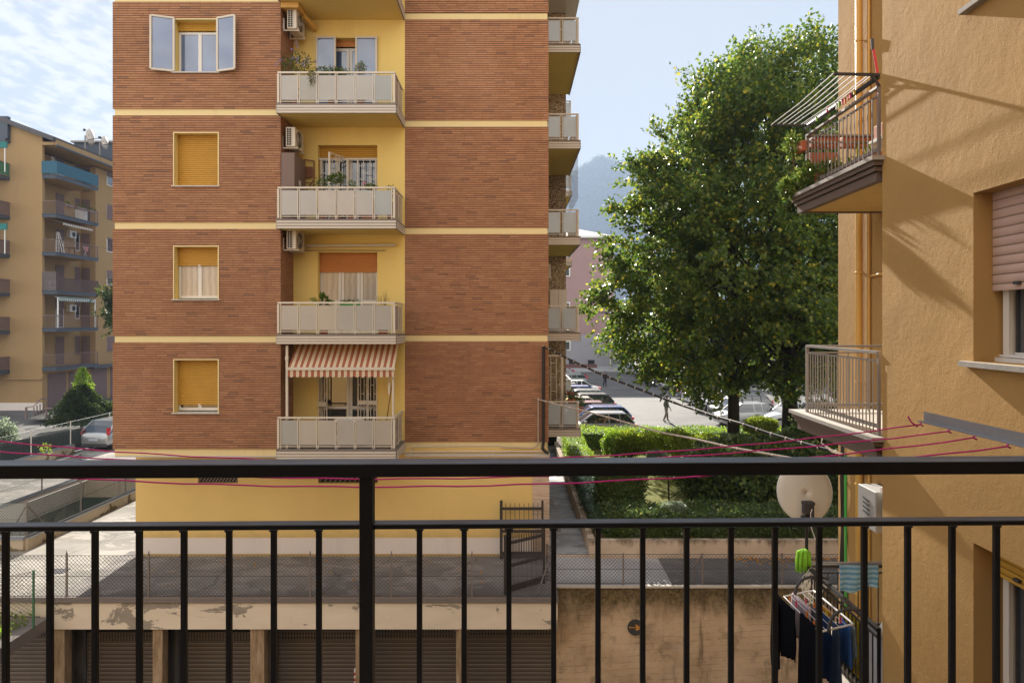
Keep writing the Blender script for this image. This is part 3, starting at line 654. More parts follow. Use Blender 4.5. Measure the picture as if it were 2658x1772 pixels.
for a,b in zip(xs,xs[1:]):
    za=-1.41-.028*abs(math.sin((a+5.81)/.155*math.pi)); zb=-1.41-.028*abs(math.sin((b+5.81)/.155*math.pi)); q.poly([(a,17.70,za),(b,17.70,zb),(b,17.70,-1.25),(a,17.70,-1.25)])
vl=build('valance',q,M['awn'],aw); so=vl.modifiers.new('solid','SOLIDIFY'); so.thickness=.006
build('front_bar',MB().bar((-5.84,17.70,-1.215),(-3.03,17.70,-1.215),.05,.07),M['cream'],aw)
build('pole',MB().bar((-5.88,17.85,F5),(-5.88,17.85,-.62),.06,.06).bar((-5.88,17.84,-1.0),(-5.88,17.84,-.9),.075),M['cream'],aw)
build('pole',MB().bar((-3.11,17.85,F5),(-3.11,17.85,-1.24),.05,.05),M['cream'],aw)
build('crank',MB().bar((-3.22,17.9,-1.3),(-3.22,17.9,-1.7),.02).bar((-3.22,17.88,-1.6),(-3.22,17.88,-1.9),.04),M['cream'],aw)
t=thing('broom','long brown-handled broom leaning on the yellow wall behind the awning','broom',(-3.4,18.9,F5)); 
build('handle',MB().tube([(-3.28,18.95,F5+1.95),(-3.52,18.8,F5+.15)],.014,6),M['wood'],t); build('brush',MB().box((-3.66,18.74,F5+.02),(-3.40,18.84,F5+.15)),M['darkgrey'],t)
t=thing('plastic_table','white plastic table standing behind the lowest balcony glass','table',(-4.35,18.2,F5))
build('table_top',MB().lathe([(.38,.68),(.40,.70),(.40,.73),(0,.735)],(-4.35,18.25,F5),20),M['whitep'],t)
for a in (.8,2.4,3.9,5.5): build('leg',MB().bar((-4.35+.3*math.cos(a),18.25+.3*math.sin(a),F5+.02),(-4.35+.22*math.cos(a),18.25+.22*math.sin(a),F5+.68),.045),M['whitep'],t)
# right flank items
t=thing('security_gate','cream barred security gate on the lowest side balcony','gate',(1.4,21.6,F5)); q=MB(); gx0,gx1=1.06,X(1458,21.6)
z0,z1=F5+.02,Z(923,21.6); grille(q,gx0,gx1,21.6,z0,z1); q.box((gx1-.01,21.58,z0),(gx1+.05,21.64,z1+.01)).box((gx0,21.58,z1-.02),(gx1,21.64,z1+.03)); build('bars',q,M['cream'],t)
t=thing('balcony_cupboard','beige two-door cupboard on the side balcony above the security gate','cupboard',(1.6,24.6,F4)); 
build('cupboard_body',MB().box((1.35,24.6,F4+.02),(1.98,25.1,F4+1.5)),M['cream'],t)
for k in range(2): o=build('cupboard_door',MB().box((1.37+.31*k,24.58,F4+.06),(1.66+.31*k,24.598,F4+1.46)),M['cream2'],t)
pot_plant('geranium','geranium with red flowers on the lowest side balcony',1.86,21.45,F5+.75,.14,(.2,.16,.12),.28,240,.06,flowers=7,fm='redflower')
pot_plant('hanging_plant','bushy green plant at the outer corner of the lowest side balcony',2.12,21.6,F5+.5,.14,(.17,.2,.15),.32,300,.06)
for k,(F,lb) in enumerate(((F3,'second'),(F2,'third'))): 
    pass
def ac_y(label,x,y,z,mat='cream',group='air conditioners on the right flank'):
    t=thing('air_conditioner',label,'air conditioner',(x+.35,y+.15,z),group); o=build('housing',MB().box((x,y,z),(x+.7,y+.27,z+.52)),M[mat],t); bevel(o,.012)
    q=MB().lathe([(0,-.002),(.2,-.002),(.2,-.01),(.18,-.012)],(x+.3,y,z+.26),20,axis='y'); build('fan_ring',q,M['darkgrey'],t)
    q=MB()
    for k in range(7): q.box((x+.06,y-.018,z+.05+k*.065),(x+.58,y-.012,z+.06+k*.065))
    build('grille',q,M[mat],t); return t
ac_y('air conditioner half hidden behind the brick corner under the second side balcony',.72,24.95,Z(228,24.9)); ac_y('air conditioner half hidden behind the brick corner above the cupboard',.72,24.95,Z(722,24.9))
# ================================================================ ground levels (setting)
def sheet(name,x0,x1,y0,y1,z,mat,kind='structure'): return build(name,MB().poly([(x0,y0,z),(x1,y0,z),(x1,y1,z),(x0,y1,z)]),mat,None,kind=kind)
def slab(name,a,b,mat): return build(name,MB().box(a,b),mat,None,kind='structure')
GP=-6.9
sheet('ground',-900,900,36.0,1500,GP,M['road'])
sheet('lower_yard',-60,40,-6,36,-9.75,M['yard'])
# terrace body (concrete) and its surfaces as thin sheets
slab('terrace',(-13.9,16.22,-7.0),(1.08,36,-6.56),M['yard']); slab('terrace_base',(-13.9,17.2,-9.7),(1.08,36,-7.0),M['yard']); slab('terrace_right',(1.08,16.99,-9.7),(40,36,-6.56),M['yard'])
slab('terrace_left',(-30,16.22,-7.0),(-13.9,19.5,-6.56),M['yard']); slab('terrace_left_base',(-30,17.2,-9.7),(-13.9,19.5,-7.0),M['yard']); slab('left_plateau',(-400,19.5,-9.7),(-17.8,36,-6.9),M['yard'])
slab('pit_end',(-17.8,28.1,-9.7),(-13.9,36,-6.56),M['yard'])
sheet('terrace_asphalt',-10.9,1.08,16.23,19.5,-6.54,M['asphalt']); sheet('terrace_sunlit_asphalt',-30,-10.9,16.23,19.5,-6.54,M['terr_light']); sheet('terrace_asphalt_back',-13.9,1.08,19.5,36,-6.54,M['terr_light'])  # left front sheet is paler: sunlight put into the ground colour
sheet('pavement_concrete',1.08,5.6,17.0,19.05,-6.54,M['concrete'])
q=MB().poly([(X(1745,17.0),17.0,-6.535),(40,17.0,-6.535),(40,19.2,-6.535),(X(1711,18.75),19.2,-6.535)]); build('dark_asphalt',q,M['darkasph'],None,kind='structure')
sheet('walkway',1.02,2.14,19.05,36.2,-6.49,M['walk']); slab('walkway_step',(1.08,19.0,-6.55),(2.14,19.06,-6.485),M['lowwall'])
slab('walkway_landing',(1.02,34.0,-6.5),(2.14,36.2,-6.3),M['walk'])
sheet('left_courtyard',-400,-22.1,19.6,36,-6.88,M['road']); slab('concrete_apron',(-22.0,19.6,-9.0),(-17.75,60,-6.62),M['terr_light'])
slab('garden_bed',(2.3,19.1,-6.6),(40,36,-6.12),M['soil']); sheet('lawn',2.34,30,20.0,32.6,-6.10,M['grass'])
# garage block under the terrace
g=thing('garage_block','row of dark roller-shutter garages under a peeling cream concrete edge','garage',(-5,16.5,-9.7))
GX0,GX1=X(106,16.2),1.08
build('fascia',MB().box((GX0,16.18,-7.28),(GX1,16.6,-6.66)).box((GX0-8,16.20,-6.98),(GX0,16.6,-6.66)),M['fascia'],g)
q=MB().bar((-20,16.17,-6.60),(1.10,16.17,-6.60),.09,.055).bar((-20,16.20,-6.545),(1.08,16.20,-6.545),.10,.045).bar((1.06,16.14,-6.60),(1.06,17.0,-6.60),.09,.055); build('coping',q,M['coping'],g)
build('fascia_return',MB().box((GX1-.4,16.6,-7.28),(GX1,17.0,-6.62)),M['fascia'],g)
pil=[(138,168),(397,422),(650,686),(923,941),(1184,1197)]
px=[]
for a,b in pil:
    u0,u1=X(a,16.25),X(b,16.25); px.append((u0,u1)); build('pillar',MB().box((u0,16.24,-9.7),(u1,16.5,-7.28)),M['pillar'],g)
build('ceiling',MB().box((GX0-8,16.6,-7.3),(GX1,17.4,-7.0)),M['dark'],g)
edges=[(-14.5,px[0][0])]+[(px[k][1],px[k+1][0]) for k in range(4)]+[(px[4][1],GX1)]
for k,(a,b) in enumerate(edges):
    y=17.0; zt={0:-7.6,1:-7.72,2:-7.72,3:-7.68,4:-7.62,5:-7.58}[k]
    d=build('garage_door',MB().box((a,y,-9.7),(b,y+.04,zt)),M['sh_garage2' if k==0 else 'sh_garage'],g, label='grey slatted garage door at the far left' if k==0 else None)
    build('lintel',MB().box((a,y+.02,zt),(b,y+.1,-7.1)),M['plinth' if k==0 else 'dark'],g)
    q=MB(); u=a+.18
    while u<b-.16:
        for r in (0,1): q.box((u,y-.006,zt-.11-.105*r),(u+.025,y-.001,zt-.045-.105*r))
        u+=.072
    build('vent_slots',q,M['dark'],d)
    build('rail_guide',MB().box((a,y-.04,-9.7),(a+.06,y-.002,zt+.3)).box((b-.06,y-.04,-9.7),(b,y-.002,zt+.3)),M['darkgrey'],d)
for (pp,yy) in ((687,1737),(921,1735)):
    t=thing('striped_post','red and white striped guard post beside the '+('third pillar from the left' if pp==687 else 'fourth pillar from the left'),'post',(X(pp,16.6),16.6,-9.7),'striped guard posts at the garage doors')
    q=MB(); z=-9.7; zt=Z(yy,16.6); k=0
    nn=int((zt-z)/.07)
    for k in range(nn): q.lathe([(.022,z+.07*k),(.022,z+.07*(k+1))],(X(pp,16.6),16.6,0),8,m=k%2)
    build('striped_tube',q,[M['red'],M['whitep']],t); build('cap',MB().lathe([(.022,0),(.015,.02),(0,.025)],(X(pp,16.6),16.6,z+.07*nn),8),M['whitep'],t)
t=thing('ivy_planter','concrete ledge overgrown with ivy reaching out from the garage roof','planter',(-11.9,14,-7.2))
build('ledge',MB().box((-13.6,11.6,-7.25),(-10.95,16.15,-6.98)),M['coping'],t)
p=rng.uniform((-13.5,11.7,-7.0),(-11.2,16.1,-6.82),(2600,3)); quads('foliage',leaf_quads(p,rng.normal(size=(2600,3))+np.array([0,0,.8]),rng.uniform(.06,.1,2600),rng.uniform(.05,.08,2600)),M['hedge'],t)
# retaining wall right
rw=thing('retaining_wall','tall stained board-marked concrete retaining wall right of the garages','wall',(8,17,-9.7)); build('wall_face',MB().box((1.08,16.97,-9.7),(30,17.05,-6.60)),M['retaining'],rw)
build('wall_cap',MB().box((1.08,16.93,-6.6),(30,17.12,-6.545)),M['marble'],rw)
t=thing('round_sign','round black sign with a yellow arrow on the retaining wall','sign',P(1649,1647,16.9)); c=P(1649.5,1627,16.95)
build('disc',MB().lathe([(0,0),(.20,0),(.20,-.012),(0,-.012)],c,40,axis='y'),M['darkgrey'],t)
sy=flat('faded_yellow_paint',(.55,.27,.06),.7,.5,30)
build('arrow',MB().poly([(c[0],c[1]-.016,c[2]+.09),(c[0]+.115,c[1]-.016,c[2]+.02),(c[0]+.115,c[1]-.016,c[2]-.04),(c[0]+.01,c[1]-.016,c[2]-.085)][::-1]).box((c[0]-.165,c[1]-.018,c[2]-.012),(c[0]-.105,c[1]-.013,c[2]+.018)).box((c[0]-.10,c[1]-.018,c[2]-.008),(c[0]-.015,c[1]-.013,c[2]+.012)),sy,t)
build('hook',MB().box((c[0]-.035,c[1]-.02,c[2]+.22),(c[0]-.015,c[1],c[2]+.25)),M['marble'],t)
# planter wall
pw=thing('planter_wall','low cracked plaster wall holding the garden bed along the lane','wall',(8,19,-6.55))
q=MB().box((2.14,18.9,-6.56),(11,19.1,-6.05)); q.loft([[(11,18.9,-6.56),(11,19.1,-6.56),(11,19.1,-6.05),(11,18.9,-6.05)],[(16,18.6,-6.56),(16,18.8,-6.56),(16,18.8,-5.5),(16,18.6,-5.5)]])
q.box((2.14,19.1,-6.56),(2.32,36,-6.07)); build('plaster_face',q,M['lowwall'],pw)
# --------------------------------------------------------------- chain link
def chain(q,p0,p1,z0,z1,s=.062,r=.0038):
    p0=Vector((*p0,0)); p1=Vector((*p1,0)); L=(p1-p0).length; d=(p1-p0)/L; H=z1-z0
    def pt(u,v): a=p0+d*u; return (a.x,a.y,z0+v)
    def seg(u0,v0,u1,v1):
        if u1<=0 or u0>=L: return
        if u0<0: v0+= (v1-v0)*(-u0)/(u1-u0); u0=0
        if u1>L: v1=v0+(v1-v0)*(L-u0)/(u1-u0); u1=L
        k=len(q.v); a,b=Vector(pt(u0,v0)),Vector(pt(u1,v1)); n=Vector((d.y,-d.x,0))*r; t=Vector((0,0,r))
        q.v += [tuple(a+n),tuple(a-n+t),tuple(a-n-t),tuple(b+n),tuple(b-n+t),tuple(b-n-t)]
        for f in ((0,1,4,3),(1,2,5,4),(2,0,3,5)): q.f.append(tuple(k+i for i in f)); q.m.append(0)
    step=s*1.414; u=-H
    while u<L: seg(u,0,u+H,H); seg(u,H,u+H,0); u+=step
    for v in (0.02,H*.5,H): q.tube([pt(0,v),pt(L,v)],r*1.1,4)
def fence(label,p0,p1,z0,h,posts,mat='coping',wire='gate',s=.066,r=.0052,base=None,extra=None,spear=False,pr=.018):
    t=thing('chain_link_fence',label,'fence',((p0[0]+p1[0])/2,(p0[1]+p1[1])/2,z0))
    q=MB(); chain(q,p0,p1,z0+.02,z0+h,s,r); build('wire_mesh',q,M[wire],t)
    for (x,y) in posts:
        q=MB().box((x-pr,y-pr,z0-.05),(x+pr,y+pr,z0+h+.03))
        if spear: q.loft([[(x-pr,y-pr,z0+h+.03),(x+pr,y-pr,z0+h+.03),(x+pr,y+pr,z0+h+.03),(x-pr,y+pr,z0+h+.03)],[(x-.002,y-.002,z0+h+.12),(x+.002,y-.002,z0+h+.12),(x+.002,y+.002,z0+h+.12),(x-.002,y+.002,z0+h+.12)]])
        build('post',q,M[mat],t)
    if extra: build('brace',extra,M[mat],t)
    return t
fence('rusty chain-link fence along the edge above the dark garages',(-20,16.2),(1.05,16.2),-6.54,1.0,[(X(p,16.2),16.2) for p in (173,386,600,805,1016,1225)],spear=True)
fence('chain-link fence with bent brace along the retaining wall',(1.12,17.0),(30,17.0),-6.54,.76,[(X(p,17.0),17.0) for p in (1618,1823,2030,2240)],extra=MB().tube([P(1823,1437,17.02),P(1803,1470,17.02),P(1799,1510,17.02)],.02,6),spear=False)
fence('green chain-link fence with a tall post beside the ivy',(X(87,15.6),15.6),(-13.6,13.4),-6.95,1.25,[(X(87,15.6),15.6)],mat='greencloth',wire='coping')
# ---- gate
def gate(label,pa,pb,z0,h,n,skew=0,posts=True):
    t=thing('iron_gate',label,'gate',((pa[0]+pb[0])/2,(pa[1]+pb[1])/2,z0)); q=MB()
    A=Vector((*pa,0)); B=Vector((*pb,0))
    L=lambda k:A+(B-A)*k
    for v in (.09,h*.5,h*.93): q.bar((A.x,A.y,z0+v),(B.x,B.y,z0+v),.045,.07 if v>.1 else .14)
    build('frame',q,M['gate'],t)
    q=MB()
    for k in range(1,n):
        p=L(k/n); q.bar((p.x,p.y,z0+.05),(p.x,p.y,z0+h+.05),.014)
        if k<n: p=L((k+.5)/n); q.bar((p.x,p.y,z0+.05),(p.x,p.y,z0+h*.5+.07),.012)
    build('bars',q,M['gate'],t)
    for p,w in ((A,.08),(B,.06)): build('gate_post',MB().box((p.x-w/2,p.y-w/2,z0-.02),(p.x+w/2,p.y+w/2,z0+h+.12)),M['gate'],t)
    return t
gate('closed iron gate leaf standing against the stone-clad corner',(X(1301,18.85),18.85),(X(1408,18.85),18.85),-6.5,1.45,9)
gate('open iron gate leaf swung towards the garage edge',(X(1312,16.4),16.4),(X(1412,17.1),17.1),-6.52,1.28,15,posts=False)
build('gate_prop',MB().bar(P(1395,1541,16.35),P(1428,1445,17.2),.03),M['coping'],None,label='slim leaning prop bar beside the open gate leaf',category='bar')
fence('short chain-link strip between the gate and the retaining wall',(X(1418,17.2),17.3),(1.08,17.02),-6.54,.9,[(X(1420,17.2),17.3)])
# ---- ramp pit on the left
def coping_wall(label,pts,zt,zb,mat,w=.16):
    t=thing('ramp_wall',label,'wall',(pts[0][0],pts[0][1],zb)); q=MB(); c=MB()
    for a,b in zip(pts,pts[1:]):
        q.bar((*a,(zt+zb)/2),(*b,(zt+zb)/2),w,zt-zb); c.bar((*a,zt+.02),(*b,zt+.02),w+.06,.04); c.bar((a[0],a[1],zt+.065),(b[0],b[1],zt+.065),.05,.04)
    build('wall_body',q,M[mat],t); build('metal_coping',c,M['graymetal'],t); return t
coping_wall('mossy cream kerb wall along the right side of the ramp pit',[(-20,19.55),(-13.95,19.55),(-13.9,28.0)],-6.22,-6.56,'mosswall')
coping_wall('plain grey wall along the far left side of the ramp pit',[(-17.7,19.6),(-17.7,28.1)],-6.42,-7.25,'plinth')
coping_wall('kerb wall under the green fence beside the silver hatchback',[(-22.05,19.6),(-22.05,34.3)],-6.2,-6.9,'mosswall')
t=thing('pit_end_wall','pale stained wall closing the far end of the ramp pit','wall',(-15.8,28.15,-7.2)); build('wall_body',MB().box((-17.6,28.05,-7.2),(-13.98,28.2,-6.3)),M['lowwall'],t)
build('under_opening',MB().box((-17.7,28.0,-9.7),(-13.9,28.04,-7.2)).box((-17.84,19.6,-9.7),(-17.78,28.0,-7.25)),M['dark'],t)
zt=-6.16
fence('chain-link fence on the mossy kerb wall of the ramp pit',(-13.93,19.6),(-13.9,28),zt,.98,[(-13.93,19.6),(-13.93,22.05),(-13.93,24.6),(-13.93,27.1)],mat='coping',wire='fencegreen',s=.06,extra=MB().tube([(-13.93,19.6,zt+.9),(-14.45,19.6,zt)],.02,6).tube([(-13.93,19.6,zt+.9),(-13.93,20.5,zt)],.02,6))
fence('chain-link fence turning left at the near end of the ramp pit',(-13.95,19.55),(-20,19.55),zt,.98,[(-16.5,19.55)],mat='coping',wire='fencegreen',s=.06)
fence('chain-link fence on the grey wall across the ramp pit',(-17.7,19.6),(-17.7,28.1),-6.36,.95,[(-17.7,23.2),(-17.7,25.7),(-17.7,28.0)],wire='darkgrey',s=.06)
fence('green fence beside the silver hatchback',(-22.05,19.8),(-22.05,46),-6.14,1.15,[(-22.05,y) for y in (28.4,31.3,34.1,37.4,42)],mat='plinth',wire='fencegreen',s=.09,r=.004)
t=thing('slatted_gate','brown slatted sliding gate behind the green fence','gate',(-23.5,34,-6.9)); q=MB()
for k in range(34):
    a=k/33; x=-24.0+1.0*a; y=32.0+6*a; q.bar((x,y,-6.85),(x,y,-5.75),.05,.03)
q.bar((-24,32,-5.75),(-23,38,-5.75),.06,.09).bar((-24,32,-6.8),(-23,38,-6.8),.06,.09); build('slats',q,M['darkgrey'],t)
build('gate_sheet',MB().bar((-24.02,32,-6.3),(-23.02,38,-6.3),.02,.95),M['darkgrey'],t)
# ================================================================ right ochre building
SHEAR[0]=.033
rb=thing('ochre_building','ochre rough-stuccoed building close on the right with corner balconies','building',(8,4,-9.7))
WXc=3.996; WY=7.3; RX=5.10; RY=10.84
fx=lambda u,v,w:(WXc-w,u,v)
holes=[(4.2,5.785,-.335,1.09),(4.2,5.785,-.335+3.02,1.09+3.02),(4.2,5.785,-4.35,-1.87)]
q=MB(); q.wall(fx,1.2,WY,-9.75,12.5,holes); q.poly([(WXc,WY,-9.75),(RX,WY,-9.75),(RX,WY,12.5),(WXc,WY,12.5)]); build('wall_face',q,M['stucco'],rb)
for h in holes: q=MB(); q.reveal(fx,h,.42); build('reveal',q,M['stucco_s'],rb)
build('recessed_wall',MB().box((RX,WY,-9.75),(16,RY,12.5)),M['stucco'],rb)
build('inner_block',MB().box((WXc+.5,1.2,-9.75),(16,WY-.002,12.5)),M['stucco_s'],rb)
build('roof_slab',MB().box((WXc-.4,1.0,12.5),(16,RY+.4,12.75)),M['cream2'],rb)
SHEAR[0]=0
# own façade behind the viewpoint: warm sunlit wall that bounces light to the yard
q=MB(); q.wall(lambda u,v,w:(u,-1.3+w,v),-22,WXc,-9.75,4.9,[(-1.0,.6,-1.5,1.0)]+[(a,a+1.2,z,z+1.4) for a in (-18,-13,-8,-4) for z in (-6.4,-3.4,-.4,2.6)]); q.poly([(WXc,-1.3,-9.75),(WXc,1.2,-9.75),(WXc,1.2,4.9),(WXc,-1.3,4.9)]); build('yard_wall',q,M['stucco_s'],rb)
q=MB()
for a in (-18,-13,-8,-4):
    for z in (-6.4,-3.4,-.4,2.6): q.box((a,-1.45,z),(a+1.2,-1.4,z+1.4))
q.box((-1,-1.45,-1.5),(.6,-1.4,1.0)); build('yard_window',q,M['sh_pink'],rb)
SHEAR[0]=.033
# windows near wall
for k,(a,b,c,d) in enumerate(holes):
    sx=WXc+.16; zb={0:.26,1:.26+3.05,2:-2.12}[k]
    f=MB(); x0=WXc+.28
    f.box((x0,a,c),(x0+.06,a+.08,d)).box((x0,b-.08,c),(x0+.06,b,d)).box((x0,a+.08,c),(x0+.06,b-.08,c+.08)).box((x0,(a+b)/2-.06,c+.08),(x0+.06,(a+b)/2+.06,d)).box((x0-.05,b-.10,c-.0),(x0-.01,b-.03,d)).box((x0-.1,a,c),(x0-.002,b,c+.035)).box((x0-.06,a,c+.04),(x0-.003,b,c+.06))
    w=build('window',f,M['white'],rb); build('pane',MB().box((x0+.02,a+.06,c+.06),(x0+.03,b-.06,d)),M['glass'],w)
    build('roller_shutter',MB().box((sx,a+.005,zb),(sx+.02,b-.005,d)),M['sh_pink' if k<2 else 'sh_yellow'],w)
    build('shutter_stop',MB().box((sx-.03,b-.35,zb+.04),(sx,b-.29,zb+.065)),M['darkgrey'],w)
    if k<2: build('sill',MB().box((WXc-.07,a,c-.045),(WXc+.3,b+.10,c-.002)),M['stone'],w)
# corner balconies
SXo=3.862; SY0,SY1=7.25,9.63
def corner_balcony(z,railmat,k):
    bo=build('balcony',MB().box((SXo+.12,SY0+.1,z-.24),(RX,SY1-.1,z-.05)),M['soffit_o'],rb)
    q=MB()
    prof=[(0,0,.045),(.03,-.05,.05),(.06,-.105,.05),(.09,-.16,.10)]
    build('edge_stone',MB().box((SXo,SY0,z-.045),(RX-.002,SY1,z)),M['stone'],bo)
    for (o_,dz,h) in prof[1:]:
        q.box((SXo+o_,SY0+o_,z+dz-h+.004),(SXo+o_+.08,SY1-o_,z+dz-.002)); q.box((SXo+o_+.08,SY0+o_,z+dz-h+.004),(WXc+.05,SY0+o_+.08,z+dz-.002)); q.box((SXo+o_+.08,SY1-o_-.08,z+dz-h+.004),(RX,SY1-o_,z+dz-.002))
    build('cornice',q,M['browncornice'],bo)
    return bo
def bars_rail(bo,z,h,mat,n,rb_=.007,rt=.02,bot=.1,far=7):
    x=4.0; ya,yb_=7.38,9.32; q=MB()
    q.bar((x,ya,z+h),(x,yb_,z+h),.05,rt).bar((x,yb_,z+h),(RX,yb_,z+h),.05,rt); q.bar((x,ya,z+h-.09),(x,yb_,z+h-.09),.02).bar((x,yb_,z+h-.09),(RX,yb_,z+h-.09),.02)
    q.bar((x,ya,z+bot),(x,yb_,z+bot),.03,.04).bar((x,yb_,z+bot),(RX,yb_,z+bot),.03,.04); q.bar((x,yb_,z),(x,yb_,z+h),.035); q.bar((x,ya,z),(x,ya,z+h),.03)
    build('rail_frame',q,mat,bo)
    q=MB()
    for k in range(1,n): y=ya+(yb_-ya)*k/n; q.tube([(x-.02,y,z+.01),(x-.02,y,z+h-.09)],rb_,6)
    for k in range(1,far+1): xx=x+(RX-x)*k/(far+1); q.tube([(xx,yb_-.015,z+.01),(xx,yb_-.015,z+h-.09)],rb_,6)
    build('balusters',q,mat,bo)
bU=corner_balcony(1.767,M['blackrail'],0); bars_rail(bU,1.767,.77,M['coping'],19,.008,.025)
bL=corner_balcony(-1.23,M['greyrail'],1); bars_rail(bL,-1.23,.90,M['greyrail'],24,.0075,.03)
bT=corner_balcony(-4.23,M['blackrail'],2); bars_rail(bT,-4.23,.90,M['blackrail'],20,.008,.04)
til=NT('beige_floor_tiles'); xyz=til.sep(); g1=til.math('FRACT',til.math('DIVIDE',xyz[0],.1)); g2=til.math('FRACT',til.math('DIVIDE',xyz[1],.1)); mm=til.math('MAXIMUM',til.math('GREATER_THAN',g1,.93),til.math('GREATER_THAN',g2,.93)); 
M['tiles']=til.fin(til.mix(til.math('MULTIPLY',mm,.6),(.50,.45,.38),(.2,.17,.14)),.6,.4)
for z in (-1.23,-4.23): build('floor_tiles',MB().box((SXo+.16,SY0+.12,z),(RX-.01,SY1-.15,z+.006)),M['tiles'],rb)
# balcony doors on recessed wall (glimpsed)
for z in (1.767,-1.23): 
    d=build('balcony_door',MB().box((RX-.04,7.45,z),(RX-.005,8.3,z+2.2)),M['white'],rb)
# pipes
dp=thing('downpipe','ochre painted round downpipe running down the recessed wall','pipe',(RX-.06,10.05,-9.7)); q=MB().tube([(RX-.06,10.02,12.4),(RX-.06,10.02,-9.6)],.05,14); build('pipe_run',q,M['pipe'],dp,True)
q=MB()
for z in (-.9,.7,2.4,4.1,-2.4,-4.0): q.lathe([(.053,z),(.058,z+.01),(.058,z+.03),(.053,z+.04)],(RX-.06,10.02,0),14)
build('pipe_collar',q,M['pipe'],dp)
dq=thing('gas_pipe','thin ochre gas pipe with a short branch beside the downpipe','pipe',(RX-.03,9.8,-6)); q=MB().tube([(RX-.03,9.78,12.4),(RX-.03,9.78,-6)],.018,8).tube([(RX-.03,9.78,Z(716,9.7)),(RX-.05,9.5,Z(715,9.7)),(RX-.05,9.35,Z(713,9.6))],.018,8); build('pipe_run',q,M['pipe'],dq,True)
gc=thing('cable_bundle','green hose and grey cables strapped to the ochre wall','cable',(RX-.02,10.5,-7)); zc=Z(1180,10.5)
q=MB().tube([(RX-.03,10.52,zc),(RX-.03,10.5,-7)],.022,8); build('green_hose',q,M['green'],gc)
q=MB()
for k in range(3): q.tube([(RX-.03,10.6+.035*k,-7)]+[(RX-.03+.008*math.sin(j*2+k),10.6+.035*k+.01*math.sin(j*1.3+k*2),-7+ (zc+7)*j/12) for j in range(1,12)]+[(RX-.05,10.55+.03*k,zc+.2),(RX-.02,10.35,zc+.35),(RX-.1,10.0,zc+.42)],.013,6)
build('grey_cables',q,M['cable'],gc)
q=MB(); 
for k in range(3): q.tube([(RX-.05,10.5,zc),(RX-.2,10.6,zc+.02+.02*k),(RX-.33,10.7,zc+.15),(RX-.30+.02*k,10.7,zc+.33),(RX-.2,10.7,zc+.42)],.007,6)
build('cable_loop',q,M['teal_leaf'] if False else M['plinth'],gc)
mb_=thing('meter_box','white louvred meter box mounted on the ochre wall under the balcony','meter box',(RX-.15,9.2,-2.85)); o=build('box_body',MB().box((RX-.30,9.05,-2.80),(RX,9.55,-2.26)),M['meter'],mb_); bevel(o,.012)
q=MB()
for k in range(4): q.bar((RX-.307,9.22,-2.42-.06*k),(RX-.307,9.38,-2.40-.06*k),.012,.025)
build('louvres',q,M['darkgrey'],mb_)
m2=thing('utility_box','narrow white utility box with a hood beside the meter box','box',(RX-.1,8.85,-2.6)); o=build('box_body',MB().box((RX-.24,8.70,-2.60),(RX,8.98,-2.0)),M['meter'],m2); bevel(o,.012); build('hood',MB().bar((RX-.26,8.72,-2.2),(RX-.26,8.96,-2.2),.05,.07),M['plinth'],m2)
# cables spanning to the building
SHEAR[0]=0
cs=thing('overhead_cable','black taped cable spanning from the brick corner to the ochre building','cable',P(1800,1060,15))
pts=[(1410.6,899.7),(1496,941),(1551.4,967),(1606.5,989.4),(1683,1019),(1747,1043.5),(1793,1059),(1854.5,1080),(1925,1100),(1992,1123),(2053,1141.5),(2110,1157),(2169,1172)]
def span(pts,y0,y1,x_end=None):
    n=len(pts); L=[0]
    A=Vector(P(*pts[0],y0)); B=Vector(P(*pts[-1],y1)); out=[]
    for (a,b) in pts:
        # plan position on the straight line A-B at this pixel column
        k=(a-CX)/F_PX; dx,dy=B.x-A.x,B.y-A.y; s=(k*A.y-A.x)/(dx-k*dy); y=A.y+dy*s; out.append(Vector(P(a,b,y)))
    return out
sp=span(pts,19.0,10.9); build('cable_run',MB().tube(sp,.027,8),M['cable'],cs)
q=MB(); acc=0
for a,b in zip(sp,sp[1:]):
    L=(b-a).length; d=(b-a).normalized(); u=(-acc)%.32
    while u<L: p=a+d*u; q.tube([p-d*.012,p+d*.012],.031,8); u+=.32
    acc+=L
build('cable_ties',q,M['marble'],cs)
cs=thing('overhead_cable','beige cable spanning below the black one from the brick corner','cable',P(1800,1140,15))
sp=span([(1397,1036),(1426,1044),(1502,1062),(1588,1085),(1655.5,1105),(1716.7,1121.6),(1808.5,1140),(1900,1161),(2029,1184),(2110,1198),(2169,1207)],19.0,10.9); build('cable_run',MB().tube(sp,.019,6),M['beigecable'],cs)
q=MB(); acc=0
for a,b in zip(sp,sp[1:]):
    L=(b-a).length; d=(b-a).normalized(); u=(-acc)%.4
    while u<L: p=a+d*u; q.tube([p-d*.01,p+d*.01],.023,6); u+=.4
    acc+=L
build('cable_ties',q,M['plinth'],cs)
# ---- upper balcony rack
SHEAR[0]=.033
rk=thing('clothes_rack','black clothes rack with white lines above the upper corner balcony rail','rack',(3.8,8.3,2.6))
q=MB().tube([(3.99,7.38,2.64),(3.99,9.28,2.66)],.028,10); build('rack_bar',q,M['darkgrey'],rk,True)
for (y,z) in ((7.36,2.66),(9.28,2.665)): build('rack_arm',MB().bar((4.0,y,z),(3.5,y,z+.01),.03,.025).bar((4.0,y,z-.12),(3.9,y,z),.02),M['darkgrey'],rk)
q=MB()
for xx in (3.50,3.58,3.65,3.73,3.80,3.90,3.94): q.tube([(xx,7.36,2.675),(xx,8.3,2.655),(xx,9.28,2.68)],.006,5)
build('lines',q,M['whitep'],rk)
pegc=[('yellow',(.6,.45,.03)),('green',(.25,.55,.05)),('white',(.7,.68,.6)),('pink',(.7,.12,.2)),('orange',(.7,.22,.03))]
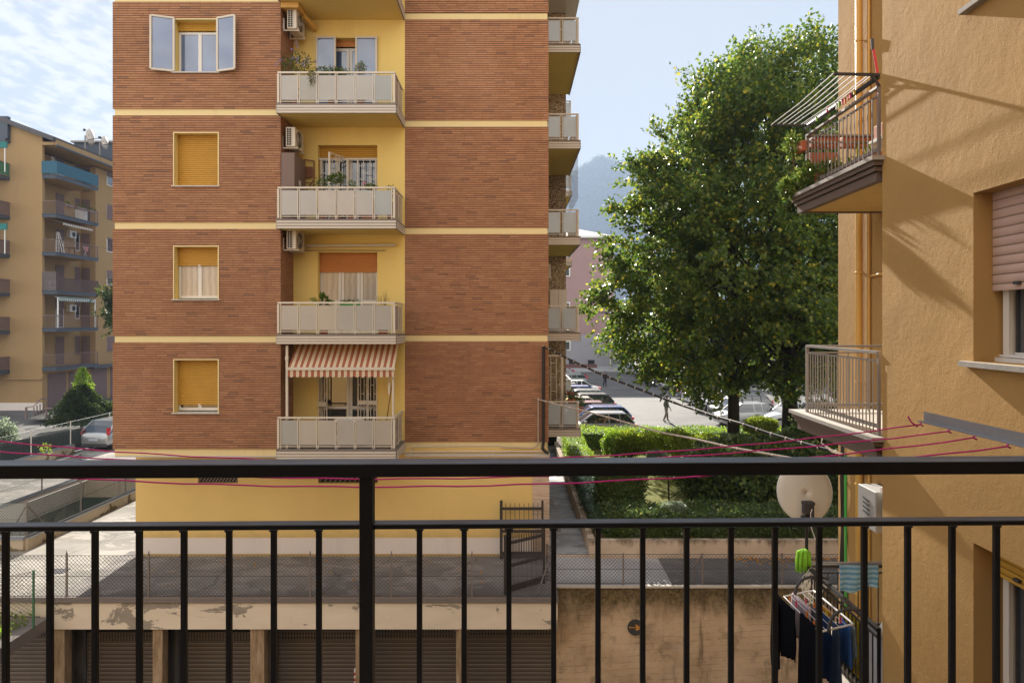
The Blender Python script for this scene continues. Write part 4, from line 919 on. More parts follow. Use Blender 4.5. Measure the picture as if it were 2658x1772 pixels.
for nm,c in pegc: M['peg_'+nm]=flat('peg_'+nm,c,.4,.05,4)
def peg(x,y,z,col,label,group):
    t=build('clothes_peg',MB().bar((x-.006,y,z-.045),(x-.003,y,z+.03),.012).bar((x+.006,y,z-.045),(x+.003,y,z+.03),.012),M['peg_'+col],None,label=label,category='clothes peg',group=group); return t
for (pxx,pyy,col,lab) in ((2117,306,'green','green clothes peg nearest the tree end of the upper rack'),(2146,283,'pink','pink clothes peg alone near the far end of the upper rack'),(2173,275,'white','white clothes peg first of the peg row on the upper rack'),(2180,270,'green','lime clothes peg second in the peg row on the upper rack'),(2189,263,'pink','rose clothes peg in the middle of the peg row'),(2196,260,'orange','orange clothes peg in the middle of the peg row'),(2204,252,'orange','amber clothes peg above the middle of the peg row'),(2210,246,'pink','pink clothes peg at the right of the peg row'),(2222,236,'yellow','yellow clothes peg closest to the wall on the upper rack')):
    y=3.95*F_PX/(pxx-CX); peg(3.95,y,Z(pyy,y),col,lab,'pegs on the upper rack')
def boxpl(label,a,b,mat='terracotta'):
    t=thing('planter_box',label,'planter',((a[0]+b[0])/2,(a[1]+b[1])/2,a[2]),'planter boxes on the upper corner balcony'); o=build('trough',MB().box(a,b),M[mat],t); bevel(o,.008); build('soil',MB().box((a[0]+.02,a[1]+.02,b[2]-.002),(b[0]-.02,b[1]-.02,b[2]+.004)),M['soil'],t); return t
boxpl('left terracotta planter box on the far rail of the upper balcony',(4.08,9.34,2.40),(4.45,9.5,2.53)); boxpl('right terracotta planter box on the far rail of the upper balcony',(4.50,9.34,2.40),(4.88,9.5,2.53))
boxpl('terracotta planter box hung lower under the far rail',(4.06,9.36,2.20),(4.44,9.52,2.32)); boxpl('terracotta planter box on a white shelf beside the recessed wall',(4.55,8.0,2.28),(4.75,8.6,2.45)); boxpl('long terracotta trough at floor level of the upper balcony',(4.1,7.6,1.79),(4.26,8.5,1.90))
boxpl('dark red planter box at the outer corner of the upper balcony rail',(3.90,9.25,2.32),(3.97,9.45,2.46))
t=thing('shelf','white shelf standing against the recessed wall on the upper balcony','shelf',(4.65,8.3,1.77)); build('shelf_board',MB().box((4.52,7.9,2.24),(4.78,8.7,2.28)),M['whitep'],t); build('shelf_side',MB().box((4.52,8.66,1.77),(4.78,8.7,2.24)),M['whitep'],t)
t=thing('crate','dark grey crate on the floor of the upper balcony','crate',(4.3,8.9,1.77)); o=build('crate_body',MB().box((4.12,8.75,1.77),(4.45,9.15,2.02)),M['darkgrey'],t); bevel(o,.015); build('latch',MB().box((4.11,8.83,1.88),(4.12,8.95,2.0)),M['whitep'],t)
t=thing('leafy_plant','bushy glossy plant spilling over the outer corner of the upper balcony','plant',(3.88,9.3,1.78)); build('pot',MB().lathe([(.1,0),(.14,.18),(.12,.18)],(4.1,9.0,1.77),14),M['terracotta'],t)
V=np.concatenate([blob((3.97,9.2,1.95),(.14,.32,.17),800,.06,shell=.2),blob((3.80,9.5,1.86),(.11,.18,.14),500,.055,shell=.2),blob((4.06,8.8,1.95),(.12,.3,.13),350,.055,shell=.2)]); quads('foliage',V,M['potleaf'],t)
t=thing('leafy_plant','loose leafy climber at the rail corner of the upper balcony','plant',(3.8,9.45,2.2)); V=np.concatenate([blob((3.84,9.45,2.42),(.11,.14,.2),330,.05,shell=.2),blob((4.6,9.45,2.02),(.4,.1,.22),260,.05,shell=.1)]); quads('foliage',V,M['potleaf'],t)
build('stem',MB().tube([(3.9,9.4,1.8),(3.86,9.44,2.2),(3.84,9.45,2.5)],.01,5),M['twig'],t)
t=thing('aloe','pale yellow-green aloe in the floor trough of the upper balcony','plant',(4.18,8.0,1.88)); q=MB()
for k in range(9):
    a=random.uniform(0,6.28); y=7.75+.1*k; l=random.uniform(.15,.28); q.tube([(4.18,y,1.9),(4.18+math.cos(a)*l*.3,y+math.sin(a)*l*.3,1.9+l*.7),(4.18+math.cos(a)*l*.8,y+math.sin(a)*l*.8,1.9+l*.8)],[.012,.01,.002],5)
build('leaves',q,M['lit_shrub'],t)
t=thing('mop','red-handled mop standing on the upper balcony beside the wall','mop',(4.03,7.5,1.77)); build('handle',MB().tube([(4.02,7.42,1.8),(4.02,7.46,2.75),(3.99,7.48,2.98)],.014,8),M['red'],t); build('grip',MB().tube([(3.985,7.482,2.98),(3.98,7.485,3.10)],.017,8),M['darkgrey'],t)
# ---- dish, rope, cloth on the third balcony
mast=(4.0,9.34)
sd=thing('satellite_dish','large beige satellite dish on a black mast seen from behind','satellite dish',(4.0,9.34,-3.4)); dz=-2.36
prof=[(0.0,.0),(.1,.004),(.2,.016),(.3,.036),(.375,.058),(.385,.066),(.375,.062)]
q=MB(); k0=len(q.v); n=40
for (r,d) in prof:
    for j in range(n): a=2*math.pi*j/n; q.v.append((4.03+r*math.cos(a),9.42+d+r*math.sin(a)*.18,dz+r*1.04*math.sin(a)))
for i in range(len(prof)-1):
    for j in range(n): q.f.append((k0+i*n+j,k0+i*n+(j+1)%n,k0+(i+1)*n+(j+1)%n,k0+(i+1)*n+j)); q.m.append(0)
o=build('reflector',q,M['dish'],sd,True); s=o.modifiers.new('s','SOLIDIFY'); s.thickness=.006
build('mast',MB().tube([(4.0,9.34,-4.2),(4.0,9.34,-2.5)],.022,10),M['blackrail'],sd)
q=MB().box((3.94,9.30,-2.72),(4.08,9.44,-2.66)).box((3.95,9.31,-2.62),(4.03,9.38,-2.50)).box((4.03,9.33,-2.85),(4.10,9.40,-2.50)).box((3.95,9.30,-2.50),(4.10,9.42,-2.46)); build('bracket',q,M['darkgrey'],sd)
build('signal_cable',MB().tube([(4.06,9.3,-2.55),(4.03,9.28,-2.6),(4.04,9.28,-2.8),(4.1,9.3,-2.95),(4.16,9.3,-3.15),(4.1,9.3,-3.3),(4.0,9.3,-3.2)],.006,6),M['whitep'],sd)
t=thing('green_cloth','lime green mop cloth hung on the dish mast','cloth',(3.95,9.28,-3.38)); 
M['lime']=flat('lime_cloth',(.22,.50,.03),.9,.25,20)
q=MB()
for k in range(26):
    a=2*math.pi*k/26; r=.055+.015*(k%3); p=(3.94+math.cos(a)*r,9.29+math.sin(a)*r*.7); q.tube([(3.95,9.29,-3.09),(p[0],p[1],-3.13),(p[0]+math.cos(a)*.015,p[1],-3.26),(p[0]+math.cos(a)*.02,p[1],-3.36-random.uniform(0,.05))],[.012,.018,.017,.008],6)
build('strands',q,M['lime'],t,True)
t=thing('rope_coil','tangle of white rope hanging from the third balcony corner','rope',(4.02,9.1,-3.8)); q=MB()
for k in range(15):
    cx=4.0+random.uniform(-.04,.06); pts=[]; w=random.uniform(.04,.12); h=random.uniform(.12,.24); cz=-3.55+random.uniform(-.03,.03)
    for j in range(17):
        a=2*math.pi*j/16; pts.append((cx+w*math.cos(a)+random.uniform(-.01,.01),9.15+.05*math.sin(a+k),cz+h*math.sin(a)))
    q.tube(pts,.006,5)
build('loops',q,M['rope'],t)
# ---- rack with washing
wr=thing('hanging_airer','white wire airer hooked over the third balcony rail by curved black arms','clothes airer',(3.65,8.2,-3.5))
zr=-3.45; ca,cb_,cc,cd=(3.41,8.58,zr),(3.86,8.77,zr),(3.92,7.80,zr),(3.45,7.60,zr)
q=MB().tube([ca,cb_],.012,8).tube([cb_,cc],.012,8).tube([cc,cd],.012,8).tube([cd,ca],.008,8); build('airer_frame',q,M['whitep'],wr)
q=MB()
for k in (.2,.4,.6,.8): 
    a=Vector(ca).lerp(Vector(cb_),k); b=Vector(cd).lerp(Vector(cc),k); q.tube([a,b],.003,5)
build('airer_lines',q,M['whitep'],wr)
for (y,s) in ((8.70,1),(7.72,1)):
    pts=[]
    for j in range(10): a=math.radians(180-14*j-10); pts.append((3.98+.42*math.cos(a)+.0,y+.02*j,zr+.0+.30*math.sin(a)+.03))
    pts=[(4.02,y,-3.27)]+[(4.02-.46*math.sin(math.radians(9*j))*1.0,y-.01*j,-3.27+.06*math.sin(math.radians(18*j))-.20*(j/10)**2.2) for j in range(1,11)]
    build('hook_arm',MB().tube(pts,[.018]*11,8),M['darkgrey'],wr,True)
def cloth(name,label,cat,a,b,top,L,col,fold=.02,nf=6,mat=None,taper=0,legs=False,group=None,bottom_var=.0):
    """hanging cloth between plan points a,b"""
    a=Vector((*a,0)); b=Vector((*b,0)); d=(b-a); W=d.length; d.normalize(); n=Vector((d.y,-d.x,0)); q=MB(); NU,NV=18,12; k0=0
    m=mat or flat('cloth_'+label.split()[0]+'_'+name,col,.9,.15,12)
    def P3(u,v):
        w=W*(1-taper*v); o=(W-w)/2; off=fold*(math.sin(u*nf*6.28+v*1.5+math.sin(u*9))*(.25+v)+.5*math.sin(u*nf*15+v*3)*v)+.015*math.sin(v*3+u*2)
        p=a+d*(o+u*w)+n*off; return (p.x,p.y,top-L*v*(1+bottom_var*math.sin(u*5)))
    idx={}
    for i in range(NU+1):
        for j in range(NV+1): idx[i,j]=len(q.v); q.v.append(P3(i/NU,j/NV))
    for i in range(NU):
        for j in range(NV):
            if legs and j>NV*.35 and i in (NU//2-1,NU//2): continue
            q.f.append((idx[i,j],idx[i+1,j],idx[i+1,j+1],idx[i,j+1])); q.m.append(0)
    o=build(name,q,m,None,True,label=label,category=cat); 
    if group: o['group']=group
    s=o.modifiers.new('solid','SOLIDIFY'); s.thickness=.012; s.offset=0
    return o
WG='washing on the hanging airer'
BLK=flat('black_jersey',(.004,.004,.006),.95,.2,12,.05)
cloth('hoodie','black hooded top on the outer far end of the airer','clothing',(3.34,8.64),(3.38,8.10),zr+.02,.66,None,mat=BLK,group=WG,taper=.1,bottom_var=.06)
cloth('sleeve','black sleeve hanging from the far corner of the airer','clothing',(3.28,8.62),(3.30,8.44),zr-.06,.8,None,mat=BLK,group=WG,taper=.3)
cloth('trousers','black tracksuit trousers on the outer near end of the airer','clothing',(3.42,8.06),(3.46,7.64),zr+.03,1.25,None,mat=BLK,group=WG,legs=True,nf=4,fold=.02)
cloth('lilac_shirt','pale lilac striped top near the far corner of the airer','clothing',(3.55,8.66),(3.60,8.20),zr+.02,.5,(.42,.33,.36),group=WG,nf=6)
cloth('grey_shirt','grey top on the middle line of the airer','clothing',(3.66,8.32),(3.68,8.15),zr+.0,.5,(.10,.10,.14),group=WG)
cloth('orange_cloth','orange cloth folded over the middle line of the airer','cloth',(3.78,8.45),(3.80,8.1),zr+.01,.14,(.50,.22,.03),group=WG)
cloth('navy_shorts','dark blue shorts on the middle line of the airer','clothing',(3.70,8.12),(3.72,7.92),zr,.75,(.008,.025,.09),group=WG,legs=True)
cloth('jeans','faded dark blue jeans hanging long from the airer','clothing',(3.74,7.92),(3.72,7.68),zr+.0,1.25,(.018,.035,.075),group=WG,legs=True)
cloth('blue_shirt','bright blue top beside the jeans on the airer','clothing',(3.86,7.98),(3.86,7.72),zr-.0,.48,(.03,.10,.32),group=WG,nf=4)
cloth('grey_sock','long grey-blue sock at the near corner of the airer','sock',(3.90,7.84),(3.93,7.76),zr-.02,.36,(.18,.23,.26),group=WG,taper=.2)
cloth('yellow_towel','yellow towel over the inside of the third balcony rail','towel',(4.05,8.35),(4.05,7.85),-3.45,.72,(.48,.33,.01),fold=.008)
cloth('white_sheet','white curtain-like sheet inside the third balcony rail','sheet',(4.06,7.82),(4.06,7.35),-3.40,.82,(.46,.46,.49),nf=7,fold=.012)
def tstripe():
    t=NT('blue_white_towel'); z=t.sep()[2]; f=t.math('FRACT',t.math('DIVIDE',z,.07)); c=t.mix(t.ss(f,.35,.6),(.11,.27,.45),(.27,.43,.56)); c=t.hsv(c,t.math('MULTIPLY_ADD',t.noise(9,4),.5,.75)); return t.fin(c,.9,.1)
cloth('striped_towel','blue and white striped towel draped over the far bar of the third balcony','towel',(X(2180,9.2),9.28),(X(2282,9.2),9.28),-3.30,.34,None,mat=tstripe(),nf=3,bottom_var=.1)
build('towel_bar',MB().tube([(4.0,9.30,-3.29),(RX,9.30,-3.28)],.022,8),M['graymetal'],None,label='grey metal bar across the far end of the third balcony',category='bar')
for (x,y,z,c,l) in ((3.44,8.45,zr+.03,'orange','orange peg on the black hooded top'),(3.46,8.30,zr+.03,'pink','pink peg beside the black hooded top'),(3.47,8.0,zr+.03,'orange','orange peg holding the black trousers'),(3.60,8.36,zr+.04,'pink','red-pink peg on the lilac top'),(3.66,8.25,zr+.03,'orange','orange peg on the grey top'),(3.72,8.05,zr+.03,'yellow','yellow peg on the navy shorts'),(3.80,7.86,zr+.03,'pink','pink peg by the blue top'),(3.45,7.75,zr+.03,'orange','orange peg at the near end of the black trousers')): peg(x,y,z,c,l,'pegs on the hanging airer')
t=thing('white_bin','round white bin on the third balcony behind the rail','bin',(4.5,7.55,-4.2)); build('bin_body',MB().lathe([(.2,0),(.27,.7),(.25,.72)],(4.45,7.65,-4.2),20),M['whitep'],t,True); build('lid',MB().lathe([(.28,.72),(.24,.8),(0,.83)],(4.45,7.65,-4.2),20),M['whitep'],t,True)
SHEAR[0]=0
# ================================================================ left ochre apartment block
lb=thing('ochre_apartment_block','tall ochre apartment block with a stack of side balconies far left','building',(-42,62,-6.9))
LC=-36.6; LBk=-37.9; LY=53.2; LFz=[11.44,8.4,5.42,2.42,-.5,-3.57]
q=MB(); roof=lambda x:14.35+(LC+1.1-x)*.375
q.poly([(LC,LY,-6.9),(LC,LY,roof(LC)),(-44,LY,roof(-44)),(-52,LY,roof(-44)-2.5),(-52,LY,-6.9)]); q.box((-52,LY+.1,-6.9),(LBk,60,13.6)); q.box((-52,60,-6.9),(LC,92,13.6)); q.box((LBk,LY+.12,-6.9),(LC-.005,59.9,LFz[5]-.3)); q.box((LBk,LY+.03,-6.9),(LC,LY+.25,14.2)); build('wall',q,M['ochre_far'],lb)
build('plinth_strip',MB().box((-52,LY-.03,-6.9),(LC+.02,LY,-6.3)),M['plinth'],lb)
q=MB(); q.poly([(LC+1.15,LY-.4,roof(LC+1.15)),(LC+1.15,93,roof(LC+1.15)),(-44,93,roof(-44)),(-44,LY-.4,roof(-44))]).poly([(-44,LY-.4,roof(-44)),(-44,93,roof(-44)),(-52,93,13.8),(-52,LY-.4,13.8)]); r=build('roof',q,M['roofdark'],lb); s=r.modifiers.new('s','SOLIDIFY'); s.thickness=.35; s.offset=-1
build('eave_band',MB().box((LC+.95,LY,13.75),(LC+1.1,92,14.3)).box((LC,LY-.06,13.75),(LC+.95,LY+.0,14.0)),M['ochre_far'],lb); build('gutter',MB().box((LC+1.1,LY-.1,13.66),(LC+1.22,92,13.78)),M['slate'],lb)
build('soffit',MB().box((LBk,LY+.2,13.7),(LC+.95,92,13.75)),M['ochre_far'],lb)
build('roof_box',MB().box((X(192,68),68,13),(X(300,68)+3,80,Z(371,68))),M['slate'],lb); build('roof_box_cap',MB().box((X(188,68),67.7,Z(371,68)),(X(300,68)+3,80,Z(367,68))),M['greyrail'],lb)
build('dormer',MB().box((-46,LY-.35,Z(362,LY)),(X(28,LY),LY-.02,Z(305,LY))),M['slate'],lb); build('dormer_sill',MB().box((-46,LY-.6,Z(372,LY)),(X(28,LY),LY-.02,Z(364,LY))),M['slate'],lb)
flx=lambda u,v,w:(LBk+w,u,v)
def fdoor(y0,y1,z0,z1,kind,xw=LBk):
    f=build('window' if z0>LFz[5]+10000 else 'balcony_door',MB().box((xw+.01,y0,z0),(xw+.05,y1,z1)),M['whitep'],lb)
    if kind<1: build('pane',MB().box((xw+.051,y0+.08,z0+.08),(xw+.06,y1-.08,z1-(z1-z0)*kind)),M['glass'],f)
    if kind>0: build('roller_shutter',MB().box((xw+.062,y0-.02,z1-(z1-z0)*kind),(xw+.08,y1+.02,z1+.02)),M['sh_brown'],f)
for i,F in enumerate(LFz):
    k1=[.35,1,.4,1,.3,1][i]
    fdoor(56.65,57.65,F,F+2.3,k1); fdoor(59.15,59.75,F+.75,F+2.3,[1,1,.1,1,.3,1][i])
    # return wall with third door
    f=build('balcony_door',MB().box((-37.75,59.95,F),(-37.1,59.99,F+2.3)),M['glass'],lb); build('roller_shutter',MB().box((-37.77,59.92,F+[1.9,1.2,0,0,0,0][i]),(-37.08,59.945,F+2.32)),M['purplebrown'],f)
    bo=build('balcony',MB().box((LBk,LY+.02,F-.22),(-35.52,58.5,F)),M['ochre_far'],lb)
    build('edge',MB().box((-36.6,LY-.03,F-.26),(-35.5,LY+.02,F-.02)).box((-35.52,LY-.03,F-.26),(-35.46,58.5,F-.02)).box((-36.6,LY-.08,F-.02),(-35.42,58.55,F+.03)),M['slate'],bo)
    q=MB(); z1=F+1.0; q.bar((-36.7,LY+.05,z1),(-35.5,LY+.05,z1),.05).bar((-35.5,LY+.05,z1),(-35.5,58.45,z1),.05).bar((-35.5,58.45,F),(-35.5,58.45,z1),.05).bar((-36.6,58.45,z1),(-35.5,58.45,z1),.05)
    if i>0:
        for k in range(9): q.bar((-36.6+1.1*k/9,LY+.05,F),(-36.6+1.1*k/9,LY+.05,z1),.012)
        for k in range(44): q.bar((-35.5,LY+.05+5.4*k/44,F),(-35.5,LY+.05+5.4*k/44,z1),.012)
        if i in (1,2,3,4): q.bar((-35.5,58.4,z1),(-35.5,59.9,z1),.03)
    build('railing',q,M['purplebrown'],bo)
    if i==0: build('privacy_cloth',MB().box((-36.65,LY-.02,F+.12),(-35.45,LY+.0,F+1.08)).box((-35.46,LY,F+.12),(-35.44,58.5,F+1.08)),M['bluecloth'],bo)
    if i==3:
        build('lattice_screen',MB().box((-35.44,LY,F+.02),(-35.43,58.5,F+1.05)).box((-36.6,LY-.04,F+.02),(-35.5,LY-.03,F+1.5)),frosted('brown_lattice',(.10,.07,.07),.55),bo)
    # near stack at the picture edge, in front of the flank
    bo=build('balcony',MB().box((-42,49.9,F-.3-.15),(X(26,LY),LY,F-.15)),M['slate'],lb)
    q=MB(); x1=X(27,LY)-.05; q.bar((-42,50,F+.85),(x1,50,F+.85),.05).bar((x1,50,F+.85),(x1,LY,F+.85),.06).bar((x1,LY-.04,F-.1),(x1,LY-.04,F+.85),.04); build('railing',q,M['purplebrown'],bo)
    build('screen',MB().box((-42,50.0,F-.1),(x1,50.03,F+.82)).box((x1-.02,50,F-.1),(x1,LY-.05,F+.82)),M['greencloth'] if i==0 else M['brownbox'],bo)
    fdoor(61.6,62.7,F+.9,F+2.2,[.4,1,.1,.55,.6,1][i],LC); 
    for k in range(6): fdoor(65+4*k,66.1+4*k,F+.9,F+2.2,.5,LC)
for k,(a,b) in enumerate(((53.8,56.0),(56.35,58.6),(59.3,61.6),(62.2,64.6))):
    d=build('garage_door',MB().box((LC+.0,a,-6.9),(LC+.04,b,-4.1)),M['sh_brown'],lb)
build('canopy_slab',MB().box((LC,58.5,-4.0),(LC+.8,92,-3.8)),M['slate'],lb)
build('drain_pipe',MB().tube([P(0,984,LY-.1),P(108,984,LY-.1),P(113,972,LY-.1)],.06,8),M['ochre_far'],lb)
def awn_far(label,z0,z1,y0,y1,xi,xo,ma):
    t=thing('awning',label,'awning',(xo,(y0+y1)/2,z1)); n=24; q=MB()
    q.poly([(xo,y0,z1+.15),(xo,y1,z1+.15),(xi,y1,z0),(xi,y0,z0)]); 
    for k in range(n):
        a=y0+(y1-y0)*k/n; b=y0+(y1-y0)*(k+1)/n; q.poly([(xo,a,z1+.15),(xo,b,z1+.15),(xo,b,z1-.04*(k%2)),(xo,a,z1-.04*((k+1)%2))])
    o=build('canopy',q,ma,t); s=o.modifiers.new('s','SOLIDIFY'); s.thickness=.01; return t
def ystripes(name,a,b,p):
    t=NT(name); y=t.sep()[1]; f=t.math('FRACT',t.math('DIVIDE',y,p)); return t.fin(t.mix(t.ss(f,.48,.52),a,b),.85,.2)
awn_far('beige checked awning under the flowered balcony of the far left block',LFz[1]-.3,LFz[1]-.72,54.0,57.8,-36.6,-35.5,ystripes('beige_check',(.55,.5,.45),(.30,.27,.25),.3))
a=awn_far('green and white striped awning on white poles of the far left block',LFz[3]-.3,LFz[3]-.75,53.4,58.2,-36.0,-35.5,ystripes('green_stripe',(.6,.6,.58),(.10,.2,.17),.24))
for y in (53.45,58.2): build('pole',MB().bar((-35.55,y,LFz[4]),(-35.55,y,LFz[3]-.5),.08),M['whitep'],a)
for k,z in ((0,Z(372,50.0)),(1,Z(584,50))):
    t=thing('awning','teal awning of the '+('topmost' if k==0 else 'third')+' balcony at the left picture edge','awning',(-38,50,z)); build('canopy',MB().box((-42,49.9,z-.35),(X(17,49.9),50.0,z+.1)),M['tealawn'],t); build('pole',MB().bar((X(14,50),49.95,z-2.1),(X(14,50),49.95,z-.3),.05),M['whitep'],t)
def ac_far(label,y,z,xw=LBk):
    t=thing('air_conditioner',label,'air conditioner',(xw+.3,y+.4,z),'air conditioners on the far left block'); build('housing',MB().box((xw+.02,y,z),(xw+.35,y+.85,z+.6)),M['whitep'],t); build('fan_ring',MB().lathe([(0,0),(.22,0),(.22,.02),(0,.02)],(xw+.35,y+.5,z+.3),20,axis='x'),M['darkgrey'],t)
ac_far('white air conditioner above the teal privacy cloth',58.0,LFz[0]+1.2); ac_far('white air conditioner behind the beige checked awning',58.0,LFz[2]+1.75); ac_far('white air conditioner under the green striped awning',58.0,LFz[4]+1.35); ac_far('white air conditioner behind the lattice screen',54.9+.4,LFz[3]+.3)
def ladder(label,x,y,z,h):
    t=thing('stepladder',label,'ladder',(x,y,z)); q=MB()
    for s in(-.16,.16): q.bar((x,y+s,z),(x,y+s*.6,z+h),.05).bar((x+.5,y+s,z),(x+.05,y+s*.6,z+h),.04)
    for k in range(6): q.bar((x,y-.14,z+.25+.27*k),(x,y+.14,z+.25+.27*k),.04)
    build('ladder_frame',q,M['whitep'],t)
ladder('white stepladder on the balcony with the teal cloth',-37.3,55.4,LFz[0],1.95); ladder('white stepladder on the balcony under the beige awning',-36.6,55.0,LFz[2],1.8)
def tray(label,x,y,z,l,mat='potleaf'):
    t=thing('flower_box',label,'planter',(x,y,z),'flower boxes on the far left block'); build('box',MB().box((x-.1,y-l/2,z),(x+.1,y+l/2,z+.2)),M['purplebrown'],t); quads('foliage',np.concatenate([blob((x,y+dy,z+.28),(.12,.3,.12),50,.1,shell=.1) for dy in (-l/4,l/4)]),M[mat],t)
for y,l in ((54.6,.9),(56.2,1.1),(57.6,.8)): tray('flower box at '+{54.6:'the near part',56.2:'the middle',57.6:'the far part'}[y]+' of the balcony above the beige awning',-35.45,y,LFz[1]+.78,l)
t=thing('storage_cabinet','pale two-door cabinet on the flowered balcony of the far left block','cabinet',(-36.2,57.5,LFz[1])); build('body',MB().box((-36.5,57.0,LFz[1]),(-36.0,57.9,LFz[1]+.95)),M['whitep'],t); build('door',MB().box((-36.0,57.05,LFz[1]+.05),(-35.98,57.43,LFz[1]+.9)),M['plinth'],t)
t=thing('garden_table','dark table and chairs set on the balcony below the beige awning','table',(-36.4,56.6,LFz[2])); q=MB().box((-36.9,56.2,LFz[2]+.68),(-36.1,57.1,LFz[2]+.72))
for yy in (56.25,57.0): q.bar((-36.5,yy,LFz[2]),(-36.5,yy,LFz[2]+.7),.06)
build('top_and_legs',q,M['wood'],t)
t=thing('drying_rack','small white drying rack with a pink towel on a far left balcony','clothes airer',(-36.1,57.8,LFz[2])); q=MB().bar((-36.1,57.5,LFz[2]),(-36.1,58.0,LFz[2]+.9),.03).bar((-36.1,58.0,LFz[2]),(-36.1,57.5,LFz[2]+.9),.03).bar((-36.1,57.4,LFz[2]+.9),(-36.1,58.2,LFz[2]+.9),.04); build('rack_frame',q,M['whitep'],t); build('towel',MB().box((-36.0,57.5,LFz[2]+.5),(-35.98,57.95,LFz[2]+.95)),flat('pink_towel',(.45,.2,.22),.9),t)
for (pxx,Y,pyb,sz,lb_) in ((228,66,380,.52,'larger satellite dish on the far left roof with a bird on top'),(266,66,395,.42,'smaller satellite dish farther right on the far left roof')):
    x=X(pxx-7,Y); t=thing('satellite_dish',lb_,'satellite dish',(x,Y,Z(pyb+20,Y))); z=Z(pyb-28,Y); build('mast',MB().bar((x,Y,Z(pyb+45,Y)),(x,Y,z),.09),M['greyrail'],t)
    q=MB(); k0=len(q.v); n=24
    R=sz*1.0
    for (r,d) in ((0,0),(.5,.03),(1,.14)):
        for j in range(n): a=2*math.pi*j/n; q.v.append((x+.15+R*.45*r*math.cos(a)*1.0-.22*r*math.sin(a)*0, Y+.3+d*2+R*r*math.cos(a)*.6, z+R*1.5*r*math.sin(a)-R*.25*r*math.cos(a)))
    for i in range(2):
        for j in range(n): q.f.append((k0+i*n+j,k0+i*n+(j+1)%n,k0+(i+1)*n+(j+1)%n,k0+(i+1)*n+j)); q.m.append(0)
    o=build('reflector',q,M['cream2'],t,True); s=o.modifiers.new('s','SOLIDIFY'); s.thickness=.03
    build('feed_arm',MB().bar((x+.2,Y+.2,z-.7*R),(x+1.9*R+.3,Y+.2,z-.2),.05).box((x+1.9*R+.2,Y+.1,z-.25),(x+1.9*R+.42,Y+.3,z-.05)),M['darkgrey'],t)
t=thing('perched_bird','small dark bird perched above the larger roof dish','bird',(X(221,66),66,Z(338,66))); q=MB().tube([(X(215,66),66,Z(339,66)),(X(219,66),66,Z(337.5,66)),(X(223,66),66,Z(336,66))],[.03,.14,.06],8); build('bird_body',q,M['darkgrey'],t)
# stair / ramp railing in the left courtyard
t=thing('ramp_railing','dark railing round the basement ramp in front of the far left block','railing',(-37,49,-6.9)); q=MB()
zz=-6.9
pts=[P(67,1087,46),P(67,1057,46)]
q.bar(P(68,1087,46),P(68,1057,46),.1).bar(P(68,1057,46),P(88,1054,47),.07).bar(P(88,1054,47),P(104,1036,49),.07).bar(P(104,1036,49),P(123,1034,50),.07)
for k in range(5): q.bar(P(88+8*k,1056-4*k,47.5),P(88+8*k,1080,47.5),.05)
q.bar(P(120,1060,46),P(160,1058,46),.07).bar(P(120,1086,46),P(120,1060,46),.09); build('bars',q,M['purplebrown'],t)
build('basement_ramp',MB().poly([P(75,1087,46.2),P(165,1088,46.2),P(165,1060,50),P(110,1062,50)]),M['dark'],None,kind='structure')
# ================================================================ pink building far back
pk=thing('pink_building','pink apartment building with grey base and tiled hip roof behind the car park','building',(8,108,-6.9)); PY=104
def pinkm():
    t=NT('pink_plaster_grey_base'); z=t.sep()[2]; c=t.mix(t.math('GREATER_THAN',z,Z(868,PY)),(.32,.31,.33),(.36,.235,.225)); return t.fin(t.hsv(c,t.math('MULTIPLY_ADD',t.noise(.5,4),.25,.88)),.9,.1)
M['pinkw']=pinkm()
build('wall',MB().box((-12,PY,-6.9),(X(1593,PY),130,Z(616,PY))).box((X(1593,PY),PY+5,-6.9),(X(1627,PY+5),130,Z(800,PY))),M['pinkw'],pk)
e=Z(614,PY); rd=Z(577,PY); x1=X(1597,PY)
build('roof',MB().poly([(-13,PY-.6,e),(x1,PY-.6,e),(x1-7,117,rd+1.2),(-6,117,rd+1.2)]).poly([(x1,PY-.6,e),(x1,131,e),(x1-7,117,rd+1.2)]).poly([(x1,131,e),(-13,131,e),(-6,117,rd+1.2),(x1-7,117,rd+1.2)]),flat('grey_brown_roof_tiles',(.22,.18,.16),.8,.35,1.2),pk)
build('gutter',MB().box((-13,PY-.75,e-.25),(x1+.1,PY-.3,e+.05)),M['whitep'],pk)
build('drain_pipe',MB().bar((X(1584,PY-.2),PY-.2,-6.9),(X(1584,PY-.2),PY-.2,Z(720,PY)),.18),M['plinth'],pk); build('string_course',MB().box((-12,PY-.1,Z(811,PY)),(X(1593,PY)+.1,PY,Z(809,PY))),M['slate'],pk)
for (a,b,c,d) in ((1462,1480,718,692),(1462,1481,910,884),(1440,1455,910,884),(1440,1455,718,692),(1440,1455,810,784),(1462,1480,810,784)):
    w=build('window',MB().box((X(a,PY),PY-.12,Z(c,PY)),(X(b,PY),PY-.02,Z(d,PY))),M['whitep'],pk); build('pane',MB().box((X(a+3,PY),PY-.15,Z(c-3,PY)),(X(b-3,PY),PY-.13,Z(d+3,PY))),M['glass'],w)
for a,b in ((1477,1492),(1526,1543)):
    w=build('basement_window',MB().box((X(a,PY),PY-.1,Z(945,PY)),(X(b,PY),PY-.02,Z(934,PY))),M['dark'],pk)
t=thing('brick_planter','low red brick wall at the foot of the pink building','wall',(9,101,-6.9)); build('brickwork',MB().box((2,100.5,-6.9),(X(1550,100.5),101.5,Z(946,100.5))),flat('dark_red_brick',(.15,.07,.06),.9,.3,4),t)
build('far_pavement',MB().box((-15,94,-6.9),(40,140,-6.78)),M['concrete'],None,kind='structure')
